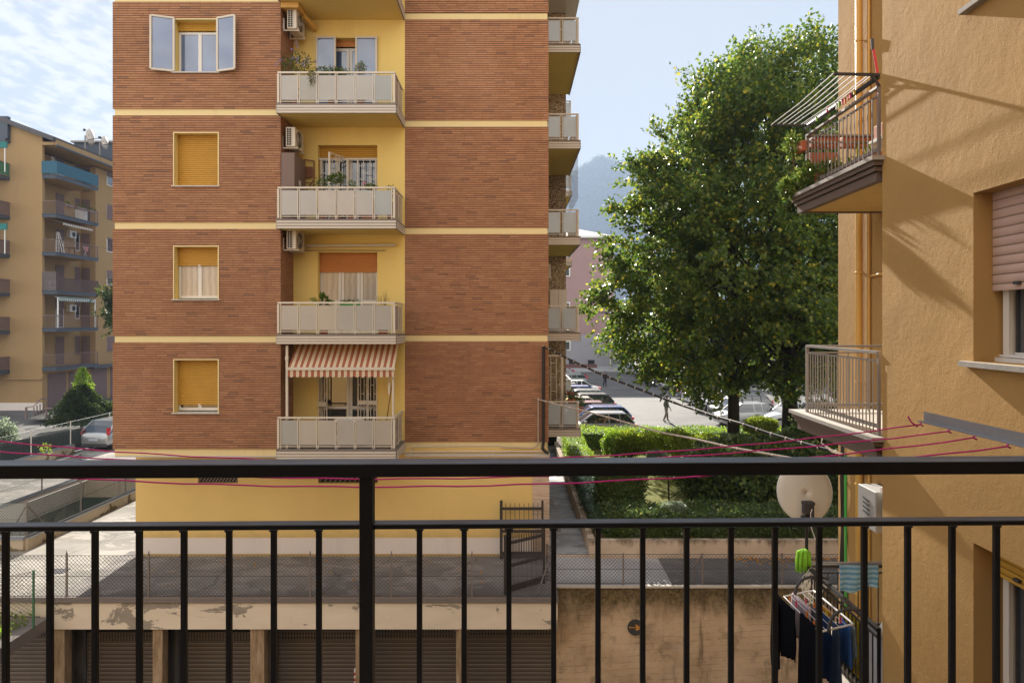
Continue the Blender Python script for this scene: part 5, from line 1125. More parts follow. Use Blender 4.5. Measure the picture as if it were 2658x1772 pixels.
t=thing('notice_board','small white notice on the grey side wing of the pink building','sign',(X(1595,PY+4.8),PY+4.8,Z(934,PY))); build('board',MB().box((X(1592,PY+4.8),PY+4.8,Z(933,PY+4.8)),(X(1598,PY+4.8),PY+4.9,Z(917,PY+4.8))),M['whitep'],t)
# ================================================================ cars
def car(label,Lx,Wy,Hz,kind,paint,loc,rot,group=None,plate=False,detail=True):
    t=thing('parked_car',label,'car',(0,0,0),group); hw=Wy/2; s=Hz/1.45
    belt=.93*s; hood=.80*s
    sta={'hatch':(-.5,-.47,-.30,.13,.30),'wagon':(-.5,-.47,-.36,.11,.28),'suv':(-.5,-.47,-.36,.10,.27),'sedan':(-.5,-.33,-.16,.12,.29)}[kind]
    xr,gr0,gr1,gf1,gf0=[k*Lx for k in sta]
    def ring(x,zt,w,zb=.2*s):
        w*=hw; P_=[(x,-w*.86,zb),(x,-w*.97,zb+.1*s),(x,-w,zb+.30*s),(x,-w*.985,zt-.16*s),(x,-w*.93,zt-.03*s),(x,-w*.75,zt),(x,0,zt+.02*s)]
        return P_+[(a,-b,c) for a,b,c in P_[::-1][1:]]
    rb_=1.0 if kind!='sedan' else .93
    st=[(-.5*Lx,.60*s,.80),(-.492*Lx,.86*s*rb_,.88),(-.46*Lx,.93*s*rb_,.95),(-.35*Lx,.95*s,.995),(-.1*Lx,.95*s,1),(.15*Lx,.945*s,1),(gf0+.01*Lx,.92*s,.995),(.36*Lx,.86*s,.98),(.44*Lx,.78*s,.93),(.48*Lx,.70*s,.85),(.5*Lx,.55*s,.74)]
    o=build('body',MB().loft([ring(*k) for k in st]),paint,t,True); m=o.modifiers.new('sub','SUBSURF'); m.levels=1; m.render_levels=1
    zt=Hz-.03*s
    def gring(z,f):
        x0=gr0+(gr1-gr0)*f; x1=gf0+(gf1-gf0)*f; w=hw*(.90-.17*f); return [(x0,-w,z),(x0+.08,-w-.01,z),(x1-.1,-w-.01,z),(x1,-w*.9,z),(x1,w*.9,z),(x1-.1,w+.01,z),(x0+.08,w+.01,z),(x0,w,z)]
    g=build('windows',MB().loft([gring(belt-.02,0),gring(belt+(zt-belt)*.55,.52),gring(zt,1)]),M['carglass'],t)
    q=MB(); R=[]
    for (z,f,sh) in ((zt-.045*s,1,.02),(zt+.0*s,1,.0),(Hz,1,-.12)):
        r=gring(z,f); cx=(gr1+gf1)/2; R.append([(cx+(a-cx)*(1+sh*.35)+ (0), b*(1+sh),c) for a,b,c in r])
    q.loft(R)
    lo=gring(belt-.02,0); hi=gring(zt,1); mid=gring(belt+(zt-belt)*.55,.52)
    for a in (0,3,4,7): q.bar(lo[a],mid[a],.07,.05).bar(mid[a],hi[a],.07,.05)
    for fx_ in ((gr1+gf1)*.5+.05,(gr1*.80+gf1*.20)):
        for sg in (-1,1): q.bar((fx_-.02,sg*hw*.905,belt-.02),(fx_,sg*hw*.82,belt+(zt-belt)*.55),.06,.03).bar((fx_,sg*hw*.82,belt+(zt-belt)*.55),(fx_,sg*hw*.74,zt),.06,.03)
    build('roof',q,paint,t,False)
    if kind in('wagon','suv') and detail:
        q=MB()
        for sg in(-1,1): q.bar((gr1+.15,sg*hw*.68,Hz+.03),(gf1-.25,sg*hw*.68,Hz+.03),.03)
        build('roof_rails',q,M['graymetal'],t)
    for xx in (-.31*Lx,.31*Lx):
        for sg in (-1,1):
            r=.31*s if kind!='suv' else .35*s; y=sg*hw
            w=build('wheel',MB().lathe([(r*.55,-.11),(r,-.10),(r,.09),(r*.62,.11)],(xx,sg*(hw-.09),r),20,axis='y'),M['tyre'],t,True)
            q=MB().lathe([(0,0),(r*.6,0),(r*.62,.02),(0,.03)],(xx,sg*(hw+.022)-(.015),r),16,axis='y')
            build('rim',q,M['rim'],w)
    build('bumper',MB().box((-.505*Lx,-hw*.8,.2*s),(-.47*Lx,hw*.8,.36*s)),M['darkgrey'],t)
    for sg in (-1,1):
        if kind in('hatch','suv') : q=MB().loft([[(-.495*Lx,sg*hw*.80,.80*s),(-.47*Lx,sg*hw*.97,.80*s),(-.47*Lx,sg*hw*.97,.82*s),(-.495*Lx,sg*hw*.8,.82*s)],[(-.485*Lx,sg*hw*.76,1.12*s),(-.44*Lx,sg*hw*.90,1.12*s),(-.44*Lx,sg*hw*.9,1.14*s),(-.485*Lx,sg*hw*.76,1.14*s)]])
        else: q=MB().box((-.502*Lx,sg*hw*.62,.70*s),(-.455*Lx,sg*hw*.965,.84*s))
        build('tail_light',q,M['red'],t)
        build('headlight',MB().box((.44*Lx,sg*hw*.55,.62*s),(.485*Lx,sg*hw*.86,.74*s)),M['rim'],t)
        build('door_mirror',MB().box((gf0-.35,sg*hw*.95,belt),(gf0-.2,sg*(hw+.14),belt+.13)),paint if kind!='suv' else M['black'],t)
    build('grille',MB().box((.47*Lx,-hw*.5,.40*s),(.506*Lx,hw*.5,.6*s)),M['darkgrey'],t)
    if plate: 
        pb=build('number_plate',MB().box((-.512*Lx,-.26,.50*s),(-.504*Lx,.26,.61*s)),flat('blue_white_plate',(.45,.48,.55),.4),t)
    t.location=loc; t.rotation_euler=(0,0,rot); return t
cp=lambda n,c,m=.35: carpaint('paint_'+n,c,m)
silver=cp('silver',(.42,.43,.44),.6); blue=cp('blue',(.01,.06,.30)); maroon=cp('maroon',(.16,.03,.03)); dkgr=cp('dark_green',(.03,.04,.035)); grey=cp('grey',(.16,.17,.18),.5); white=cp('white',(.62,.62,.61),0); navy=cp('navy',(.015,.02,.06)); redp=cp('red',(.35,.01,.02)); blackp=cp('black',(.012,.012,.014)); beige=cp('beige',(.38,.34,.27),.4)
GL='cars in the left row of the car park'; GR='cars in the right row of the car park'
def lcar(label,rearpx,Y,L,Hh,kind,p,tilt=0): 
    xr=X(rearpx,Y); return car(label,L,1.76,Hh,kind,p,(xr-L/2,Y+.9,GP+.004),math.pi+tilt,GL)
lcar('silver hatchback with sunroof nearest the hedge in the left row',1654,40.0,4.3,1.50,'wagon',silver,.04)
lcar('blue estate car second from the hedge in the left row',1646,43.2,4.5,1.47,'wagon',blue,.03)
lcar('maroon hatchback third from the hedge in the left row',1597,45.8,4.0,1.47,'hatch',maroon)
lcar('olive grey hatchback fourth from the hedge in the left row',1562,48.3,4.0,1.5,'hatch',beige)
lcar('dark green estate car fifth from the hedge in the left row',1600,50.8,4.6,1.48,'wagon',dkgr,.03)
lcar('grey car with glossy roof sixth from the hedge in the left row',1583,53.6,4.5,1.5,'wagon',grey)
lcar('blue hatchback in the middle of the left row',1556,57.2,4.1,1.48,'hatch',blue)
lcar('navy sedan between the blue hatchback and the white sedan',1540,60.0,4.4,1.45,'sedan',navy)
lcar('white sedan with a red tail light far up the left row',1560,63.0,4.5,1.45,'sedan',white,.02)
lcar('grey hatchback near the far end of the left row',1527,72.5,4.2,1.5,'hatch',grey)
lcar('red car at the far end of the left row',1494,80.5,4.0,1.45,'hatch',redp)
def rcar(label,nosepx,Y,L,Hh,kind,p,nose=True,tilt=0):
    x0=X(nosepx,Y); return car(label,L,1.82,Hh,kind,p,(x0+L/2,Y+.9,GP+.004),(math.pi if nose else 0)+tilt,GR)
rcar('white crossover facing left in the right row beside the tree',1806,51.6,4.5,1.62,'suv',white,True,.16)
rcar('black crossover partly behind the tree trunk in the right row',1850,48.4,4.5,1.62,'suv',blackp,True,.18)
rcar('white small hatchback just right of the left tree trunk',1865,45.0,4.0,1.48,'hatch',white,True,.15)
rcar('white van-like car at the hedge behind the right tree trunk',1985,43.5,4.6,1.65,'suv',white,True,.1)
rcar('white crossover with its tail to the lane in the right row',1781,56.0,4.5,1.62,'suv',white,False,.12)
rcar('grey car squeezed behind the white crossover in the right row',1760,60.5,4.3,1.5,'wagon',grey,False)
rcar('silver hatchback facing the lane halfway up the right row',1716,68.5,4.0,1.5,'hatch',silver,True,.1)
rcar('black estate car with its tail to the lane in the right row',1682,72.5,4.7,1.48,'wagon',blackp,False,.05)
rcar('beige small boxy car near the far end of the right row',1661,81,3.6,1.55,'suv',beige,False)
rcar('silver car at the far end of the right row',1649,86,4.1,1.5,'hatch',silver,False)
car('silver hatchback seen from behind beside the green fence at far left',4.0,1.70,1.49,'hatch',silver,(-21.25,37.0,-6.62),math.pi/2-.10,None,plate=True)
# ================================================================ people
def person(label,loc,head,h,jac,tro,stride=.25,bend=0):
    t=thing('person',label,'person',(0,0,0)); s=h/1.75
    V=[];E=[];R=[]
    def nd(x,y,z,r,par=None):
        V.append((x*s,y*s,z*s)); R.append(r*s)
        if par is not None: E.append((par,len(V)-1))
        return len(V)-1
    pel=nd(0,0,.95,.15); ch=nd(.02,0,1.22,.16,pel); sh=nd(.03,0,1.40,.13,ch); nk=nd(.05,0,1.50,.055,sh); hd=nd(.07,0,1.62,.098,nk); nd(.07,0,1.70,.085,hd)
    for sg in(-1,1):
        k=sg*stride; hp=nd(.0,sg*.09,.88,.115,pel); kn=nd(k*.5+.04,sg*.10,.50,.085,hp); an=nd(k-(.08 if k<0 else 0),sg*.10,.09,.06,kn); nd(k+.12,sg*.11,.03,.04,an)
        sd=nd(.02,sg*.18,1.38,.075,sh); el=nd(-k*.4+.0,sg*.235,1.10,.06,sd); wr=nd(-k*.6+.12,sg*.24,.88,.03,el); pm=nd(-k*.6+.15,sg*.24,.82,.035,wr)
        for f in range(4): a=nd(-k*.6+.15+.018*(f-1.5),sg*.24,.77-.004*(f%2),.009,pm); nd(-k*.6+.165+.018*(f-1.5),sg*.235,.735-.006*(f in(1,2)),.008,a)
        a=nd(-k*.6+.185,sg*.22,.80,.010,pm); nd(-k*.6+.195,sg*.215,.765,.009,a)
    me=bpy.data.meshes.new('person_body'); me.from_pydata(V,E,[])
    nt=NT('clothes_'+label.split()[0]+label.split()[1]); tc=nt.n.new('ShaderNodeTexCoord').outputs['Object']; z=nt.sep(tc)[2]
    c=nt.mix(nt.math('GREATER_THAN',z,.96*s),tro,jac); c=nt.mix(nt.math('GREATER_THAN',z,1.49*s),c,(.42,.26,.19)); x_=nt.sep(tc)
    c=nt.mix(nt.math('LESS_THAN',z,.07*s),c,(.02,.02,.02)); hand=nt.math('MULTIPLY',nt.math('LESS_THAN',z,.87*s),nt.math('GREATER_THAN',nt.math('ABSOLUTE',x_[1]),.19*s)); c=nt.mix(hand,c,(.42,.26,.19))
    me.materials.append(nt.fin(c,.85,.2)); o=bpy.data.objects.new('body',me); C.objects.link(o); o.parent=t; WO[o.name]=Vector((0,0,0))
    m=o.modifiers.new('skin','SKIN'); 
    for i,sv in enumerate(me.skin_vertices[0].data): sv.radius=(R[i],R[i]*(.72 if R[i]>.12*s else 1)); sv.use_root=(i==0)
    o.modifiers.new('sub','SUBSURF').render_levels=1
    q=MB().lathe([(.0,1.60),(.075,1.62),(.105,1.67),(.095,1.75),(.05,1.80),(0,1.81)],(.055,0,0),14); q.v=[(a*s,b*s,c_*s) for a,b,c_ in q.v]; build('hair',q,M['darkgrey'],t,True)
    t.location=loc; t.rotation_euler=(0,0,head); return t
pt_=person
# slim helper so skin objects without skin data still work
def safe_person(*a,**k):
    return person(*a,**k)
bpy.context.view_layer.update()
# ================================================================ vegetation
def tree(label,x,y,z0,prof,tr,nb,seed,lean=(0,0),mat='linden',ls=.15,per=15,lv=13,trunk_h=4.2):
    global rng
    R=np.random.default_rng(seed); t=thing('linden_tree' if mat=='linden' else 'tree',label,'tree',(x,y,z0))
    zs=np.array([p[0] for p in prof]); rs=np.array([p[1] for p in prof]); zl,zh=zs[0],zs[-1]
    w=rs*1.0; zg=np.linspace(zl,zh,200); rg=np.interp(zg,zs,rs); cdf=np.cumsum(rg+.6); cdf/=cdf[-1]
    zb=np.interp(R.uniform(0,1,nb),cdf,zg); ph=R.uniform(0,2*np.pi,nb); 
    lump=1+.09*np.sin(3*ph+zb*.8)+.09*np.sin(7*ph-zb*1.7)+.08*np.sin(13*ph+zb*3.1)
    rad=np.interp(zb,zs,rs)*lump*np.where(R.uniform(size=nb)<.68,R.uniform(.80,1.08,nb),R.uniform(.35,.8,nb))
    top=(zb-zl)/(zh-zl)
    cx=x+lean[0]*top; cy=y+lean[1]*top
    B=np.stack([cx+rad*np.cos(ph),cy+rad*np.sin(ph),zb],1); out=np.stack([np.cos(ph),np.sin(ph),np.zeros(nb)],1)
    # boughs
    up=np.clip((top-.45)*2.2,-.55,1.25); bd=out*(1-np.clip(up,0,1)*.75)[:,None]+np.stack([np.zeros(nb)]*2+[up],1)
    pl=(np.abs(B[:,0]-x-.1)<1.7)&(B[:,2]<-.8)
    B=B[~pl]; bd=bd[~pl]; out=out[~pl]; zb=zb[~pl]; top=top[~pl]; ph=ph[~pl]; nb=len(B)
    n=nb*per; idx=np.repeat(np.arange(nb),per); sc=.40
    st=B[idx]+R.normal(size=(n,3))*np.array([sc,sc,sc*.42])-bd[idx]*.35
    sd=bd[idx]+R.normal(size=(n,3))*.42; sd/=np.linalg.norm(sd,axis=1,keepdims=True)
    ln=R.uniform(.45,1.0,n)*(1+1.2*np.clip(top[idx]-.72,0,1)*2)
    m=n*lv; j=np.tile(np.arange(lv),n)/lv; k=np.repeat(np.arange(n),lv)
    p=st[k]+sd[k]*(ln[k]*j)[:,None]; p[:,2]-=.18*(j**2)*ln[k]*np.clip(1-top[idx[k]]*1.4,0,1)
    p+=R.normal(size=(m,3))*.035
    dd=sd[k]*.5+R.normal(size=(m,3))*.55; dd[:,2]-=.35
    L=R.uniform(.7,1.25,m)*ls; old=rng; rng=R; V=leaf_quads(p,dd,L,L*R.uniform(.7,.95,m)); rng=old
    # keep trunk visible
    q=MB(); h=trunk_h
    q.tube([(x+.02*math.sin(i),y,z0+ (prof[-1][0]-1.5-z0)*i/9) for i in range(10)],[tr*1.15,tr*1.0,tr*.95,tr*.85,tr*.7,tr*.55,tr*.42,tr*.3,tr*.18,tr*.08],12)
    order=R.permutation(nb)[:70]
    for b in order:
        tip=Vector(B[b]); f=float(np.clip((B[b][2]-z0)/(zh-z0)-.22,.18,.85)); base=Vector((x,y,z0+f*(zh-z0)*.85)); mid=base.lerp(tip,.5)+Vector((0,0,.25+.3*R.uniform()))
        q.tube([base,mid,tip],[tr*.30*(1.1-f),tr*.16,.012],6)
    build('trunk',q,M['bark'],t,True); quads('crown',V,M[mat],t); return t
tree('large spreading linden tree nearer the car park lane',10.5,32.4,-6.1,[(-3.3,2.6),(-2.5,4.2),(-1.0,5.6),(0,6.1),(1.55,6.4),(4,5.8),(7.2,4.7),(9.8,3.0),(11.4,1.9),(12.5,.6)],.27,480,3,(.7,0),ls=.17,per=20)
tree('taller linden tree partly hidden by the ochre building on the right',13.25,32.6,-6.1,[(-3.4,2.2),(-1,4.8),(3,5.6),(7,5.3),(10,4.6),(11.6,3.6),(12.5,2.4),(13.0,.6)],.35,460,5,(-.2,0),ls=.17,per=19)
def hedge_box(name,label,a,b,n,ls,mat,cat='hedge',round_=0,seed=1,group=None,core=True):
    R=np.random.default_rng(seed); t=thing(name,label,cat,((a[0]+b[0])/2,(a[1]+b[1])/2,a[2]),group)
    a=np.array(a,float); b=np.array(b,float); d=b-a
    ar=np.array([d[0]*d[1],d[0]*d[2],d[0]*d[2],d[1]*d[2],d[1]*d[2]]); f=R.choice(5,n,p=ar/ar.sum()); u=R.uniform(0,1,(n,2)); p=np.zeros((n,3)); nr=np.zeros((n,3))
    for k,(ax,val,n3) in enumerate(((2,1,(0,0,1)),(1,0,(0,-1,0)),(1,1,(0,1,0)),(0,0,(-1,0,0)),(0,1,(1,0,0)))):
        m=f==k; oth=[i for i in range(3) if i!=ax]; p[m,ax]=a[ax]+d[ax]*val; p[m,oth[0]]=a[oth[0]]+d[oth[0]]*u[m,0]; p[m,oth[1]]=a[oth[1]]+d[oth[1]]*u[m,1]; nr[m]=n3
    p+=nr*(-.10+.14*R.uniform(size=(n,1)))+R.normal(size=(n,3))*.02; p+=nr*.05*np.sin(p[:,0:1]*2.3+p[:,2:3]*4+p[:,1:2]*1.7)
    L=R.uniform(.6,1.4,n)*ls; global rng; old=rng; rng=R; V=leaf_quads(p,nr*.6+R.normal(size=(n,3))*.8,L,L*.6); rng=old
    if core: build('inner_branches',MB().box(tuple(a+.07),tuple(b-.09)),M['dkshrub'],t)
    quads('foliage',V,M[mat],t); return t
def shrub(name,label,c,r,n,ls,mat,cat='shrub',seed=1,zb=-6.1,group=None,wd=.55,shell=.55):
    t=thing(name,label,cat,(c[0],c[1],zb),group); global rng; old=rng; R=rng=np.random.default_rng(seed)
    V=blob(c,r,n,ls,shell=shell); 
    k=6; sub=[blob((c[0]+r[0]*.55*math.cos(a),c[1]+r[1]*.55*math.sin(a),c[2]+r[2]*.35*math.sin(a*3+seed)),tuple(x*.5 for x in r),n//8,ls,shell=.5) for a in np.linspace(0,5.2,k)]
    V=np.concatenate([V]+sub); rng=old
    q=MB()
    for j in range(7): a=j*.9; q.tube([(c[0],c[1],zb),(c[0]+r[0]*.3*math.cos(a),c[1]+r[1]*.3*math.sin(a),(zb+c[2])/2),(c[0]+r[0]*.7*math.cos(a),c[1]+r[1]*.7*math.sin(a),c[2]+r[2]*.3)],[.035,.025,.01],5)
    build('stems',q,M['twig'],t); quads('foliage',V,M[mat],t); return t
hedge_box('clipped_hedge','long clipped hedge with sunlit top between garden and car park',(3.2,32.8,-6.3),(19,34.6,-5.30),16000,.085,'hedge',seed=2)
hedge_box('clipped_hedge','short square-cut bright hedge beside the walkway and wheelie bins',(2.42,27.0,-6.3),(3.25,32.8,-5.32),9000,.06,'hedge',seed=3)
hedge_box('low_hedge','low blue-green ground hedge along the walkway kerb',(2.35,19.7,-6.2),(3.0,26.8,-5.62),5500,.06,'teal_leaf',seed=4)
hedge_box('low_hedge','low dark hedge behind the cracked planter wall',(2.7,19.3,-6.2),(9.5,20.6,-5.45),12000,.085,'dkshrub',seed=5)
hedge_box('clipped_bush','large square-cut dark bush near the walkway corner',(2.72,21.2,-6.2),(4.15,22.5,-4.70),9000,.075,'dkshrub',cat='bush',seed=6)
for k,(px_,py_,Y,rx,rz,m,lab) in enumerate(((1600,1152,30.5,.62,.62,'hedge','tall bright green shrub at the left of the lit shrub row'),(1635,1150,30,.62,.6,'lit_shrub','round yellow-green shrub left of centre in the lit shrub row'),(1685,1150,29.5,.6,.5,'lit_shrub','round sunlit shrub in the centre of the lit shrub row'),(1755,1148,29.5,.75,.55,'lit_shrub','loose golden shrub at the right of the lit shrub row'),(1705,1182,28.0,.36,.2,'silver','silvery shrub in front of the lit shrub row'),(1840,1150,31.0,1.0,.4,'lit_shrub','sunlit green mound beside the left linden trunk'),(1975,1105,31.4,.75,.42,'lit_shrub','bright yellow-green shrub between the two linden trunks'))):
    z=Z(py_,Y); shrub('round_shrub',lab,(X(px_,Y),Y,z),(rx,rx*.8,rz),4200,.075,m,seed=20+k,group='shrubs in the garden')
shrub('silver_shrub','small silvery white-leafed shrub on the front hedge in sun',(X(1750,20.0),20.0,-5.42),(.34,.3,.13),1300,.06,'silver',seed=31)
shrub('oleander_bush','huge dark oleander bush filling the garden behind the planter wall',(X(1912,22.8),22.8,-5.2),(1.75,1.4,1.15),15000,.16,'dkshrub',seed=32,shell=.6)
shrub('oleander_bush','dark bush behind the satellite dish next to the ochre building',(X(2100,22.8),22.8,-5.0),(1.6,1.4,1.25),12000,.16,'dkshrub',seed=33,shell=.6)
shrub('oleander_bush','wide dark glossy bush under the linden trees',(X(1975,28.0),28.0,-5.38),(2.7,1.4,.62),15000,.14,'dkshrub',seed=34,shell=.6)
shrub('oleander_bush','dark leafy bush right of the right linden trunk',(X(2140,30),30,-4.7),(1.3,1.2,1.2),7000,.11,'dkshrub',seed=35)
t=thing('young_tree','thin young tree with sparse leaves standing on the sunlit lawn','tree',(X(1737,22.9),22.9,-6.1)); x,y=X(1737,22.9),22.9
q=MB().tube([(x,y,-6.1),(x-.03,y,-5.5),(x-.05,y,-4.9)],[.035,.028,.015],6)
for k in range(9): a=k*.8; q.tube([(x-.03,y,-5.5+.06*k),(x+.3*math.cos(a),y+.3*math.sin(a),-5.2+.06*k),(x+.55*math.cos(a),y+.5*math.sin(a),-5.15+.1*k)],[.014,.009,.004],5)
q.tube([(x+.05,y,-5.9),(x+.35,y-.2,-5.6),(x+.7,y-.3,-6.0)],[.02,.015,.01],5)
build('trunk',q,M['bark'],t); quads('crown',np.concatenate([blob((x,y,-4.95),(.75,.6,.42),620,.07,shell=.1)]),M['potleaf'],t)
# left side greenery
def cone_bush(label,px_,Y,py_top,py_bot,w,n,mat,seed,ls=.16):
    zt,zb=Z(py_top,Y),Z(py_bot,Y); x=X(px_,Y); t=thing('conifer_bush',label,'bush',(x,Y,zb)); R=np.random.default_rng(seed); f=R.uniform(0,1,n)**1.15; a=R.uniform(0,6.28,n); rad=w*(1-f)**.6*R.uniform(.5,1.05,n)*(1+.2*np.sin(5*a+9*f))
    p=np.stack([x+rad*np.cos(a),Y+rad*np.sin(a),zb+(zt-zb)*f],1); d=np.stack([np.cos(a),np.sin(a),.4+0*a],1)+R.normal(size=(n,3))*.6; global rng; old=rng; rng=R; V=leaf_quads(p,d,R.uniform(.6,1.3,n)*ls,R.uniform(.4,.8,n)*ls); rng=old
    build('trunk',MB().tube([(x,Y,zb-.6),(x,Y,zb+(zt-zb)*.8)],[.1,.02],6),M['bark'],t); quads('foliage',V,M[mat],t)
cone_bush('wide dark bush with a sunlit pointed top before the far left block',212,43,1000,1098,1.75,9000,'farleaf',41); 
for k,(a,b,c,d,w,lab) in enumerate(((214,43.2,955,1030,.9,'narrow top of the wide bush with sunlit tone in its leaf colour'),)): cone_bush(lab,a,b,c,d,w*.7,1300,'hedge',45)  # bush top given brighter leaves to carry the sunlight on it
shrub('courtyard_bush','dark rounded bush in the courtyard beside the silver hatchback',(X(232,44),44,Z(1070,44)),(1.9,1.6,.75),6000,.16,'farleaf',seed=46,zb=-6.9)
shrub('pale_shrub','pale small-leafed shrub at the left picture edge behind the fence',(X(8,33.5),33.5,Z(1128,33.5)),(.62,.6,.85),1500,.12,'silver',seed=47,zb=-6.9,shell=.1)
tree('dark leafy tree half hidden behind the left edge of the brick building',X(312,48),48,-6.9,[(-5.6,.7),(-4,1.1),(-1,1.25),(1,1.0),(2.3,.3)],.12,60,51,mat='farleaf',ls=.2,per=14,lv=12)
t=thing('weed','small yellowing weed on the kerb under the green fence','plant',(X(118,31.5),31.4,-6.1)); quads('leaves',blob((X(118,31.4),31.4,-5.85),(.28,.2,.28),120,.09,shell=.1),M['lit_shrub'],t)
# trees behind the car park
for k,(px_,Y,zt,w,lab) in enumerate(((1668,100,-1.5,3.5,'small dark tree beside the pink building'),(1760,92,2.0,6,'broad dark tree at the far end of the right row of cars'),(1850,85,3.0,6,'leafy tree behind the black crossover'),(1960,88,3.5,7,'leafy tree far behind the white hatchback'),(2080,84,3.0,7,'leafy tree in the far background between the linden trunks'),(2200,80,3.5,7,'leafy tree in the far background near the ochre building'))):
    tree(lab,X(px_,Y),Y,-6.9,[(-6.0,w*.55),(-4,w*.9),(-1.5,w),(zt-1.5,w*.7),(zt,w*.15)],.3,110,60+k,mat='farleaf',ls=.42,per=10,lv=9)
shrub('parking_tree','grey-green bushy young tree between parked cars of the right row',(X(1720,75),75,-4.9),(1.7,1.5,1.6),1900,.25,'farleaf',seed=71,zb=-6.9)
# fallen leaves (stuff)
n=420; R=np.random.default_rng(5); p=np.stack([R.uniform(6.2,13.5,n),19.0-np.abs(R.normal(0,.25,n))-.12,np.full(n,-6.52)],1); m=90; p2=np.stack([R.uniform(-10,1,m),R.uniform(16.6,18.9,m),np.full(m,-6.53)],1)
p=np.concatenate([p,p2]); d=R.normal(size=(len(p),3)); d[:,2]*=.25; quads('fallen_leaves',leaf_quads(p,d,R.uniform(.05,.10,len(p)),R.uniform(.04,.07,len(p))),M['yleaf'],None,kind='stuff',label='fallen orange leaves along the foot of the planter wall')
# hills
def hill():
    nx,ny=260,70; V=[]; R=np.random.default_rng(9)
    xs=np.linspace(-160,420,nx); ys=np.linspace(430,700,ny); XX,YY=np.meshgrid(xs,ys)
    rise=np.clip((YY-430)/200,0,1); rise=rise*rise*(3-2*rise)
    sk=np.interp(XX,[-160,0,38,55,80,110,150,220,400,560],[22,68,120,142,150,148,142,138,125,105])
    H=sk*rise-7
    def vn(s,seed):
        r=np.random.default_rng(seed); g=r.uniform(0,1,(200,200)); u=XX/s+50; v=YY/s; i=np.floor(u).astype(int)%199; j=np.floor(v).astype(int)%199; fu=u-np.floor(u); fv=v-np.floor(v); fu=fu*fu*(3-2*fu); fv=fv*fv*(3-2*fv)
        return g[i,j]*(1-fu)*(1-fv)+g[i+1,j]*fu*(1-fv)+g[i,j+1]*(1-fu)*fv+g[i+1,j+1]*fu*fv
    H+=(vn(42,1)-.5)*16*rise+(vn(13,2)-.5)*9*rise+(vn(5,3)-.5)*6*rise+(vn(2.6,4)-.5)*3*rise
    me=bpy.data.meshes.new('hill'); v=np.stack([XX,YY,H],-1).reshape(-1,3)*3.0; f=[(j*nx+i,j*nx+i+1,(j+1)*nx+i+1,(j+1)*nx+i) for j in range(ny-1) for i in range(nx-1)]
    me.from_pydata(v.tolist(),[],f); t=NT('wooded_hill'); c=t.ramp(t.noise(.04,6,.7),[(.35,(.025,.045,.015)),(.55,(.06,.085,.025)),(.72,(.13,.15,.05))]); t.bump(t.noise(.17,4,.7),1,6.0); me.materials.append(t.fin(c,.95,.05)); o=link('wooded_hill',me,(0,0,0),None); o['kind']='structure'
hill()
# tree canopy crowns on the hill so the skyline reads as woodland
n=26000; R=np.random.default_rng(12); xs=R.uniform(60,420,n); ys=R.uniform(1310,1920,n); dg=bpy.context.evaluated_depsgraph_get()
from mathutils.bvhtree import BVHTree
ho=bpy.data.objects['wooded_hill']; bt=BVHTree.FromPolygons([tuple(v.co) for v in ho.data.vertices],[tuple(p_.vertices) for p_ in ho.data.polygons])
Pz=[]
for a,b in zip(xs,ys):
    h=bt.ray_cast(Vector((a,b,1200)),Vector((0,0,-1)))[0]
    Pz.append((a,b,h.z if h else -7))
Pz=np.array(Pz); Q=np.repeat(Pz,7,axis=0)+R.normal(size=(n*7,3))*np.array([3.2,3.2,3.0])+np.array([0,0,4.0]); quads('hill_woodland',leaf_quads(Q,R.normal(size=Q.shape),R.uniform(2.5,4.6,len(Q)),R.uniform(2,3.6,len(Q))),M['farleaf'],None,kind='stuff',label='dense hazy woodland covering the distant hill')
# ================================================================ people in the car park
person('person in dark clothes standing in the middle of the car park lane',(X(1570,72.5),72.5,GP+.004),-1.2,1.62,(.012,.014,.02),(.012,.014,.02),.08)
person('person in olive jacket walking across the lane toward the hedge',(X(1729,47.2),47.2,GP+.004),.15,1.80,(.09,.10,.06),(.20,.16,.12),.15)
# bins
for k,(x,y) in enumerate(((1.62,34.6),(2.05,34.9))):
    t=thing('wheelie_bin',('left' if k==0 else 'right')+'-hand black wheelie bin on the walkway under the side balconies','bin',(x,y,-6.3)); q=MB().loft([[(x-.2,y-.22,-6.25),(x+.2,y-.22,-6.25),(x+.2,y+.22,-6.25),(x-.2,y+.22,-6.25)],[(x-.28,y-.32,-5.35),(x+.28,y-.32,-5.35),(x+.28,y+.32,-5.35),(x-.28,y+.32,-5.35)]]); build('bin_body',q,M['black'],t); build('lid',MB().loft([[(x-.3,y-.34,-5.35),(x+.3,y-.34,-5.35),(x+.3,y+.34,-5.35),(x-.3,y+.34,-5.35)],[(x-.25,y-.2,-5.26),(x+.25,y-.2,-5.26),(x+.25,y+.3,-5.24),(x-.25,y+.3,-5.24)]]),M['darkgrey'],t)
    build('wheel',MB().lathe([(.1,-.02),(.1,.02)],(x-.2,y+.25,-6.2),12,axis='x').lathe([(.1,-.02),(.1,.02)],(x+.2,y+.25,-6.2),12,axis='x'),M['tyre'],t)
for k,(x,y,w) in enumerate(((1.25,21.6,.28),(1.2,24.6,.3),(1.55,17.6+11.0,.3))): build('manhole_cover',MB().box((x-w,y-.5,-6.489),(x+w,y+.5,-6.478)),M['coping'],None,kind='structure')
build('drain_grate',MB().box((X(150,17.9)-.22,17.75,-6.539),(X(150,17.9)+.22,18.1,-6.531)),M['darkgrey'],None,kind='structure')
